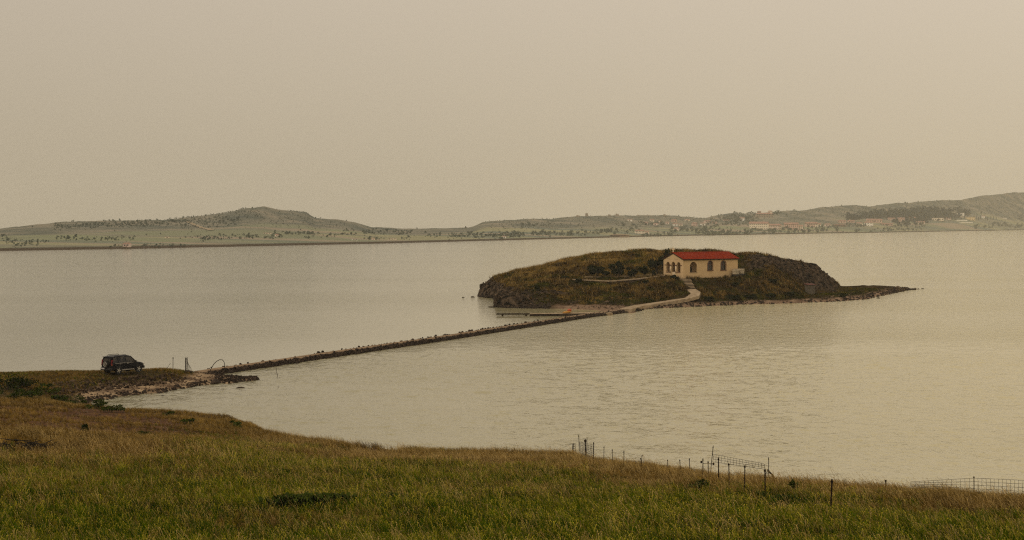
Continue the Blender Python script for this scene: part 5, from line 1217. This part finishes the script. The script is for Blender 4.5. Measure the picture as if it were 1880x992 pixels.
HS = [  # x, base y, w, h, roof, wall, floors, windows, label
 (231.5, 453.5, 13, 5.5, 'hip', 'pink', 1, 2, 'lone pink house by the water below the left hill'),
 (652, 441.5, 10, 2.2, 'flat', 'white', 1, 2, 'low white shed on the plain right of the left hill'),
 (508, 435.5, 6, 4, 'gable', 'cream', 1, 1, 'cream house among trees at the foot of the left hill'),
 (307, 437.5, 8, 2.4, 'flat', 'cream', 1, 1, 'pale flat building in the fields of the left plain'),
 (490, 430, 14, 2, 'flat', 'cream', 1, 3, 'long pale shed at the foot of the left hill'),
 (720, 440, 14, 2, 'flat', 'cream', 1, 3, 'long low pale shed left of the middle ridge'),
 (685, 441, 5, 3, 'gable', 'cream', 1, 1, 'tiny cream house right of the low white shed'),
 (926, 437.5, 7, 3.2, 'gable', 'white', 1, 1, 'tiny white house by the shore under the middle ridge'),
 (1135, 435, 32, 3, 'brown', 'brown', 1, 5, 'long brown building by the shore left of the island skyline'),
 (1175, 429.5, 17, 5.5, 'hip', 'cream', 2, 3, 'large cream house near the shore above the island'),
 (1188, 430, 8, 4, 'hip', 'cream', 1, 1, 'small cream annex right of the large shore house'),
 (1156, 406, 8, 2.6, 'gable', 'white', 1, 1, 'white house alone high on the middle ridge'),
 (1187, 412, 6, 3, 'gable', 'pink', 1, 1, 'pink house at the left end of the hillside village'),
 (1197, 407, 8, 3, 'gable', 'cream', 1, 1, 'topmost cream house at the left of the hillside village'),
 (1203, 414, 8, 3, 'hip', 'pink', 1, 1, 'pink hip-roofed house low in the left of the village'),
 (1213, 409, 6, 2.6, 'gable', 'cream', 1, 1, 'small cream house between the left village houses'),
 (1225, 411.5, 6, 3, 'gable', 'pink', 1, 1, 'pink house left of the village centre'),
 (1238, 408, 10, 4, 'hip', 'red', 2, 2, 'tall reddish house in the village centre'),
 (1240, 415, 8, 3.4, 'gable', 'white', 1, 1, 'white house below the tall reddish house'),
 (1250, 415.5, 7, 3.4, 'gable', 'cream', 1, 1, 'cream house right below the tall reddish house'),
 (1262, 406, 9, 2.6, 'gable', 'cream', 1, 1, 'cream house above the village centre'),
 (1276, 415.5, 9, 5, 'hip', 'red', 2, 2, 'reddish house right of the village centre'),
 (1291, 414.5, 8, 4, 'gable', 'white', 1, 1, 'white gabled house at the right of the village'),
 (1300, 409, 11, 3, 'gable', 'pink', 1, 2, 'pink house high at the right of the village'),
 (1312, 411, 9, 2.6, 'gable', 'red', 1, 1, 'reddish house at the right end of the village'),
 (1241, 424, 9, 4.5, 'hip', 'pink', 1, 1, 'pink house on the lower slope beneath the village'),
 (1362, 405.5, 9, 4.5, 'gable', 'white', 1, 1, 'bright white house on the wooded slope left of the hotel'),
 (1334, 406, 12, 2, 'brown', 'pink', 1, 2, 'low pinkish house on the wooded slope'),
 (1404, 399.5, 32, 6.5, 'hip', 'stone', 2, 7, 'large stone building on the crest above the hotel'),
 (1394, 393, 7, 4, 'hip', 'stone', 1, 1, 'left tower block of the crest building'), (1413, 393, 7, 4.5, 'hip', 'cream', 1, 1, 'right tower block of the crest building'),
 (1392, 421.5, 33, 10.5, 'gable', 'cream', 3, 9, 'long three-storey cream hotel by the shore'),
 (1421, 421.5, 19, 7.5, 'gable', 'pink', 2, 6, 'pinkish two-storey wing right of the cream hotel'), (1430, 422, 9, 7.5, 'gable', 'cream', 2, 2, 'cream gable end closing the hotel wing'),
 (1453, 421, 25, 9, 'gable', 'red', 3, 7, 'reddish three-storey block right of the hotel wing'), (1470, 422.5, 9, 7, 'gable', 'cream', 2, 2, 'cream gable house right of the reddish block'),
 (1491, 417.5, 20, 7, 'gable', 'red', 2, 6, 'reddish two-storey row house by the shore trees'), (1502, 417.5, 10, 5.5, 'gable', 'cream', 2, 2, 'cream end house of the reddish row'),
 (1520, 416, 10, 4, 'hip', 'pink', 1, 2, 'small pinkish house among the shore trees'), (1545, 410, 14, 4.5, 'hip', 'red', 1, 3, 'red hip-roofed house behind the shore trees'), (1563, 409, 12, 3.5, 'gable', 'red', 1, 2, 'red gabled house right of the hip-roofed one'),
 (1542, 416.5, 22, 3.5, 'brown', 'brown', 1, 4, 'long low brown house in front of the red ones'), (1578, 414, 12, 4, 'hip', 'cream', 1, 2, 'cream house left of the white block'),
 (1594, 415.5, 15, 6.5, 'hip', 'white', 2, 3, 'bright white two-storey house by the right shore'), (1599, 406.5, 12, 3.5, 'gable', 'pink', 1, 2, 'pink house right above the bright white one'),
 (1605, 409, 27, 5, 'gable', 'red', 1, 6, 'long red-roofed house left of the dark wood'), (1629, 414.5, 19, 3.5, 'gable', 'red', 1, 4, 'low red-roofed house in front of the long one'),
 (1645, 407, 29, 5.2, 'gable', 'red', 1, 6, 'long red-roofed house in the middle of the dark wood'), (1672, 405.5, 15, 5, 'gable', 'cream', 1, 3, 'cream red-roofed house at the right of the dark wood'),
 (1690, 412, 16, 4, 'gable', 'pink', 1, 3, 'low pink house below the dark wood'), (1722, 406, 20, 5, 'flat', 'cream', 1, 5, 'cream flat-roofed house right of the dark wood'), (1739, 404, 14, 3, 'gable', 'pink', 1, 3, 'pink house behind the cream flat-roofed one'),
 (1783, 404.5, 15, 5.5, 'flat', 'ochre', 2, 4, 'ochre two-storey house among the cypresses'), (1766, 397, 6, 5, 'flat', 'white', 2, 1, 'white tower house left of the ochre one'), (1752, 394.5, 12, 3, 'flat', 'white', 1, 3, 'white wall-like house above the terraces'),
 (1718, 393.5, 10, 3, 'flat', 'white', 1, 2, 'white house at the top edge of the dark wood'), (1805, 401, 6, 3.5, 'gable', 'white', 1, 1, 'small white chapel-like house right of the ochre one'), (1845, 402, 6, 1.8, 'flat', 'white', 1, 1, 'small white hut alone on the right slope'),
]
for (x, yb, w, h, rk, wc, fl, nw, lab) in HS:
    house('hotel' if 'hotel by' in lab else 'house', x, yb, w, h, rk, wc, lab, 'hotel' if 'hotel by' in lab else 'house', fl, nw)
for x, yb, w, h, lab in ((1760, 406, 32, 1.8, 'white terrace wall left of the ochre house, upper step'), (1768, 410, 36, 1.6, 'white terrace wall below the ochre house, lower step')):
    p, t_ = hill_hit(x, yb); s = p.y / F; o = empty('terrace_wall', p, 0, lab, 'wall'); obj('wall_body', box((0, 0, h * s / 2), (w * s, 1.2, h * s)), FM['white'], o); obj('wall_cap', box((0, 0, h * s + .15), (w * s + .4, 1.6, .3)), FM['cream'], o)
# ruined towers on the middle ridge
for x, yb, w, h, lab in ((1077, 397.5, 4.5, 5, 'square ruined tower on the skyline of the middle ridge'), (1061, 398.5, 6, 2, 'low ruin on the skyline left of the tower'), (1133, 397, 5, 3.5, 'small ruin on the skyline right of the tower'), (1119, 397, 5, 2, 'low stone hut on the skyline between the ruins'), (1220, 397, 4, 3, 'stone stump on the skyline above the village'), (1172, 397, 4, 1.6, 'low ruin on the skyline left of the village')):
    p, t_ = hill_hit(x, yb); s = p.y / F; o = empty('ruin', p, random.uniform(-.3, .3), lab, 'ruin')
    obj('wall', box((0, 0, h * s / 2 - .6), (w * s, w * s * .8, h * s + 1.2)), FM['stone'], o); obj('broken_top', box((-w * s * .22, 0, h * s + .35), (w * s * .4, w * s * .78, .9)), FM['stone'], o); obj('broken_top', box((w * s * .36, 0, h * s + .25), (w * s * .2, w * s * .78, .6)), FM['stone'], o)

# ---------------------------------------------------------------- far shore: trees
M['far_leaf'] = mat_noise('far_foliage', [(.058, .080, .066), (.092, .115, .086), (.135, .155, .108)], .06, detail=4)  # foliage lightened and blued, carrying part of the haze in its colour
M['far_leaf_dark'] = mat_noise('far_dark_foliage', [(.03, .046, .042), (.055, .074, .06)], .06, detail=4)
def far_trees(name, strips, mat, lab, seed, hm_=(5, 9)):
    """one mass of trees: strips = (x0, y0, x1, y1, spread px, count)"""
    r = np.random.default_rng(seed); V, n_q = [], 0
    for x0, y0, x1, y1, sp, cnt in strips:
        for _ in range(int(cnt * .8)):
            t = r.random(); u = lerp(x0, x1, t) + r.normal() * 2; y = lerp(y0, y1, t) + r.normal() * (sp * .42 + .8)
            p, tt = hill_hit(u, y); h = lerp(hm_[0] * .7, hm_[1] * 1.1, r.random() ** 1.6) * p.y / F; nq = 26
            d = r.normal(size=(nq, 3)); d /= np.linalg.norm(d, axis=1)[:, None]; d *= r.uniform(.3, 1, (nq, 1)) ** .5
            c = np.array(p[:]) + np.array([0, 0, h * .5]) + d * np.array([h * .55, h * .55, h * .5])
            a_ = r.normal(size=(nq, 3)); a_ /= np.linalg.norm(a_, axis=1)[:, None]; b_ = np.cross(a_, r.normal(size=(nq, 3))); b_ /= np.linalg.norm(b_, axis=1)[:, None]; L = h * .2
            V.append(np.stack([c - a_ * L, c + b_ * L, c + a_ * L, c - b_ * L], 1).reshape(-1, 3)); n_q += nq
    v = np.concatenate(V); me = bpy.data.meshes.new(name); me.from_pydata(v.tolist(), [], np.arange(n_q * 4).reshape(-1, 4).tolist()); me.update()
    tag(obj(name, me, mat), lab, None, kind='stuff')
far_trees('woodland', [(95, 418, 190, 414, 5, 150), (190, 413, 330, 409, 6, 260), (330, 410, 440, 404, 12, 170)], M['far_leaf'], 'dark scrub wood on the shoulder of the left hill', 1, (2, 4))
far_trees('hedgerow', [(0, 441, 60, 447, 6, 60), (100, 438, 190, 440, 4, 80), (190, 442, 250, 439, 4, 40), (20, 449, 90, 446, 4, 50), (330, 437, 480, 433, 3, 60), (260, 452, 340, 451, 1.5, 40), (360, 441, 420, 439, 2, 40), (200, 453, 225, 453, 1, 18)], M['far_leaf'], 'hedges and tree lines on the left coastal plain', 2, (2, 4.5))
far_trees('hedgerow', [(500, 430, 590, 429, 2, 60), (440, 437, 520, 435, 3, 60), (600, 431, 660, 430, 2, 30), (665, 428, 715, 426, 4, 60), (715, 428, 760, 427, 3, 40), (780, 433, 810, 434, 3, 26), (820, 434, 930, 431, 4, 110), (560, 437, 600, 436, 2, 20), (740, 438, 760, 437, 3, 14), (670, 440, 700, 439, 2, 20), (630, 424, 650, 423, 2, 14)], M['far_leaf'], 'tree lines on the plain right of the left hill', 3, (2.2, 4.5))
far_trees('woodland', [(870, 436, 960, 433, 4, 80), (930, 432, 1100, 429, 4, 170), (1100, 427, 1180, 424, 5, 80), (1180, 433, 1240, 432, 3, 50), (1230, 424, 1300, 422, 6, 100), (1140, 416, 1220, 412, 4, 60), (960, 415, 1010, 412, 4, 24), (1290, 430, 1345, 429, 4, 70), (1280, 427, 1300, 426, 4, 24)], M['far_leaf'], 'line of trees behind the middle shore', 4, (2.5, 5))
far_trees('woodland', [(1300, 413, 1390, 404, 12, 200), (1330, 400, 1390, 396, 8, 90), (1420, 393, 1432, 392, 3, 20), (1300, 430, 1380, 427, 4, 80), (1370, 424, 1520, 424, 4, 130), (1400, 428, 1600, 425, 3, 60), (1500, 419, 1600, 414, 3, 60)], M['far_leaf'], 'trees and gardens round the shore hotel', 5, (2.5, 5))
far_trees('woodland', [(1555, 401, 1640, 396, 4, 260), (1600, 397, 1720, 389, 5, 560), (1640, 402, 1745, 395, 8, 560), (1650, 411, 1700, 408, 5, 60), (1730, 393, 1780, 391, 5, 60), (1745, 400, 1765, 400, 4, 20)], M['far_leaf_dark'], 'dense dark pine wood behind the right village', 6, (4, 7.5))
far_trees('hedgerow', [(1600, 424, 1700, 421, 2.5, 60), (1620, 416, 1700, 416, 2, 30), (1790, 417, 1880, 416, 3, 60), (1820, 412, 1840, 411, 2, 16), (1870, 400, 1890, 398, 4, 20)], M['far_leaf'], 'hedges along the right shore', 7, (2.5, 4.5))
far_trees('hill_scrub', [(330, 408, 480, 396, 22, 420), (440, 392, 580, 396, 14, 260), (480, 408, 640, 412, 12, 200), (250, 414, 420, 410, 8, 160), (100, 412, 300, 409, 5, 140)], M['far_leaf'], 'low scrub dotted over the left hill', 11, (.8, 2.2))
far_trees('hill_scrub', [(880, 414, 1010, 409, 10, 220), (1000, 410, 1200, 404, 12, 320), (1200, 402, 1300, 404, 8, 140), (900, 420, 1150, 416, 6, 120)], M['far_leaf'], 'low scrub dotted over the middle ridge', 12, (.8, 2.0))
far_trees('hill_scrub', [(1430, 396, 1560, 390, 14, 200), (1560, 388, 1700, 380, 10, 160), (1700, 384, 1890, 372, 16, 260), (1760, 392, 1890, 388, 12, 160), (1300, 402, 1420, 400, 10, 120)], M['far_leaf'], 'low scrub dotted over the right hills', 13, (.8, 2.2))
cy_me = crown_mesh('cypress_crown', 160, 1.5, 1.5, 5.6, .75, M['far_leaf_dark'], 9, 6.0, clumps=14)
tb = tube([(0, 0, -.5), (0, 0, 3)], .25, 5); tb_me = bpy.data.meshes.new('cypress_trunk'); tb.to_mesh(tb_me); tb.free(); tb_me.materials.append(M['bark'])
ORD = ['first', 'second', 'third', 'fourth', 'fifth', 'sixth', 'seventh', 'eighth', 'ninth', 'tenth', 'eleventh', 'twelfth']
for k, x in enumerate((1756, 1771, 1776, 1787, 1793, 1796.5, 1800, 1809, 1813, 1819, 1824, 1829)):
    p, t_ = hill_hit(x, 403 + (k % 3) * .8 - (3 if k < 3 else 0)); o = empty('cypress', p, 0, ORD[k] + ' cypress from the left beside the ochre house on the right slope', 'tree', 'cypresses on the right slope'); ks = 7 * p.y / F / 11.5; o.scale = (ks, ks, ks * random.uniform(.75, 1.1))
    obj('crown', cy_me, None, o); obj('trunk', tb_me, None, o)
ft_me = [crown_mesh('far_tree_crown', 150, 3.4, 3.4, 2.9, .8, M['far_leaf'], 80 + k, 4.4) for k in range(3)]
FT = [(60, 418.5, 'lone tree on the skyline at the far left'), (200, 406.5, 'tree on the skyline above the left wood'), (312, 403.5, 'bush on the skyline left of the peak'), (855, 419.5, 'lone round tree on the skyline left of the middle ridge'), (765, 421.5, 'small tree on the saddle skyline'), (1430, 381.5 + 8, 'dark tree right of the crest building'), (1529, 391, 'lone dark tree on the slope above the row houses'), (1700, 385, 'lone tree on the bare slope above the dark wood'), (1875, 402, 'dark tree at the right edge of the far slope'), (295, 431.5, 'single tree in the left fields'), (268, 433, 'single bush in the left fields')]
for k, (x, y, lab) in enumerate(FT):
    p, t_ = hill_hit(x, y); o = empty('far_tree', p, 0, lab, 'tree'); sc_ = 4.2 * p.y / F / 7.3; o.scale = (sc_, sc_, sc_)
    obj('crown', ft_me[k % 3], None, o); obj('trunk', tb_me, None, o)
# the low tawny embankment and dirt road streaks on the left hill
M['road_dust'] = mat_plain('dusty_track', (.30, .23, .14), .9)
def hill_ribbon(pts, w, name):
    wp = [hill_hit(x, y)[0] for x, y in pts]; rp = resample(wp, 6.0); vs, fs = [], []
    for k, p in enumerate(rp):
        d = (rp[min(k + 1, len(rp) - 1)] - rp[max(k - 1, 0)]).normalized(); n_ = Vector((-d.y, d.x, 0)).normalized()
        for sg in (-1, 1):
            q_ = p + n_ * w * sg * .5; vs.append((q_.x, q_.y, float(hill_z_at(q_.x, q_.y)) + .5))
    for k in range(len(rp) - 1): fs.append((2 * k, 2 * k + 1, 2 * k + 3, 2 * k + 2))
    o = obj(name, (vs, fs), M['road_dust']); tag(o, kind='structure'); return o
hill_ribbon([(345, 408), (355, 412), (362, 416), (375, 420), (388, 424)], 5, 'dirt_road')
hill_ribbon([(10, 455.2), (120, 453.2), (240, 451.5), (400, 448.3)], 3, 'dirt_road')
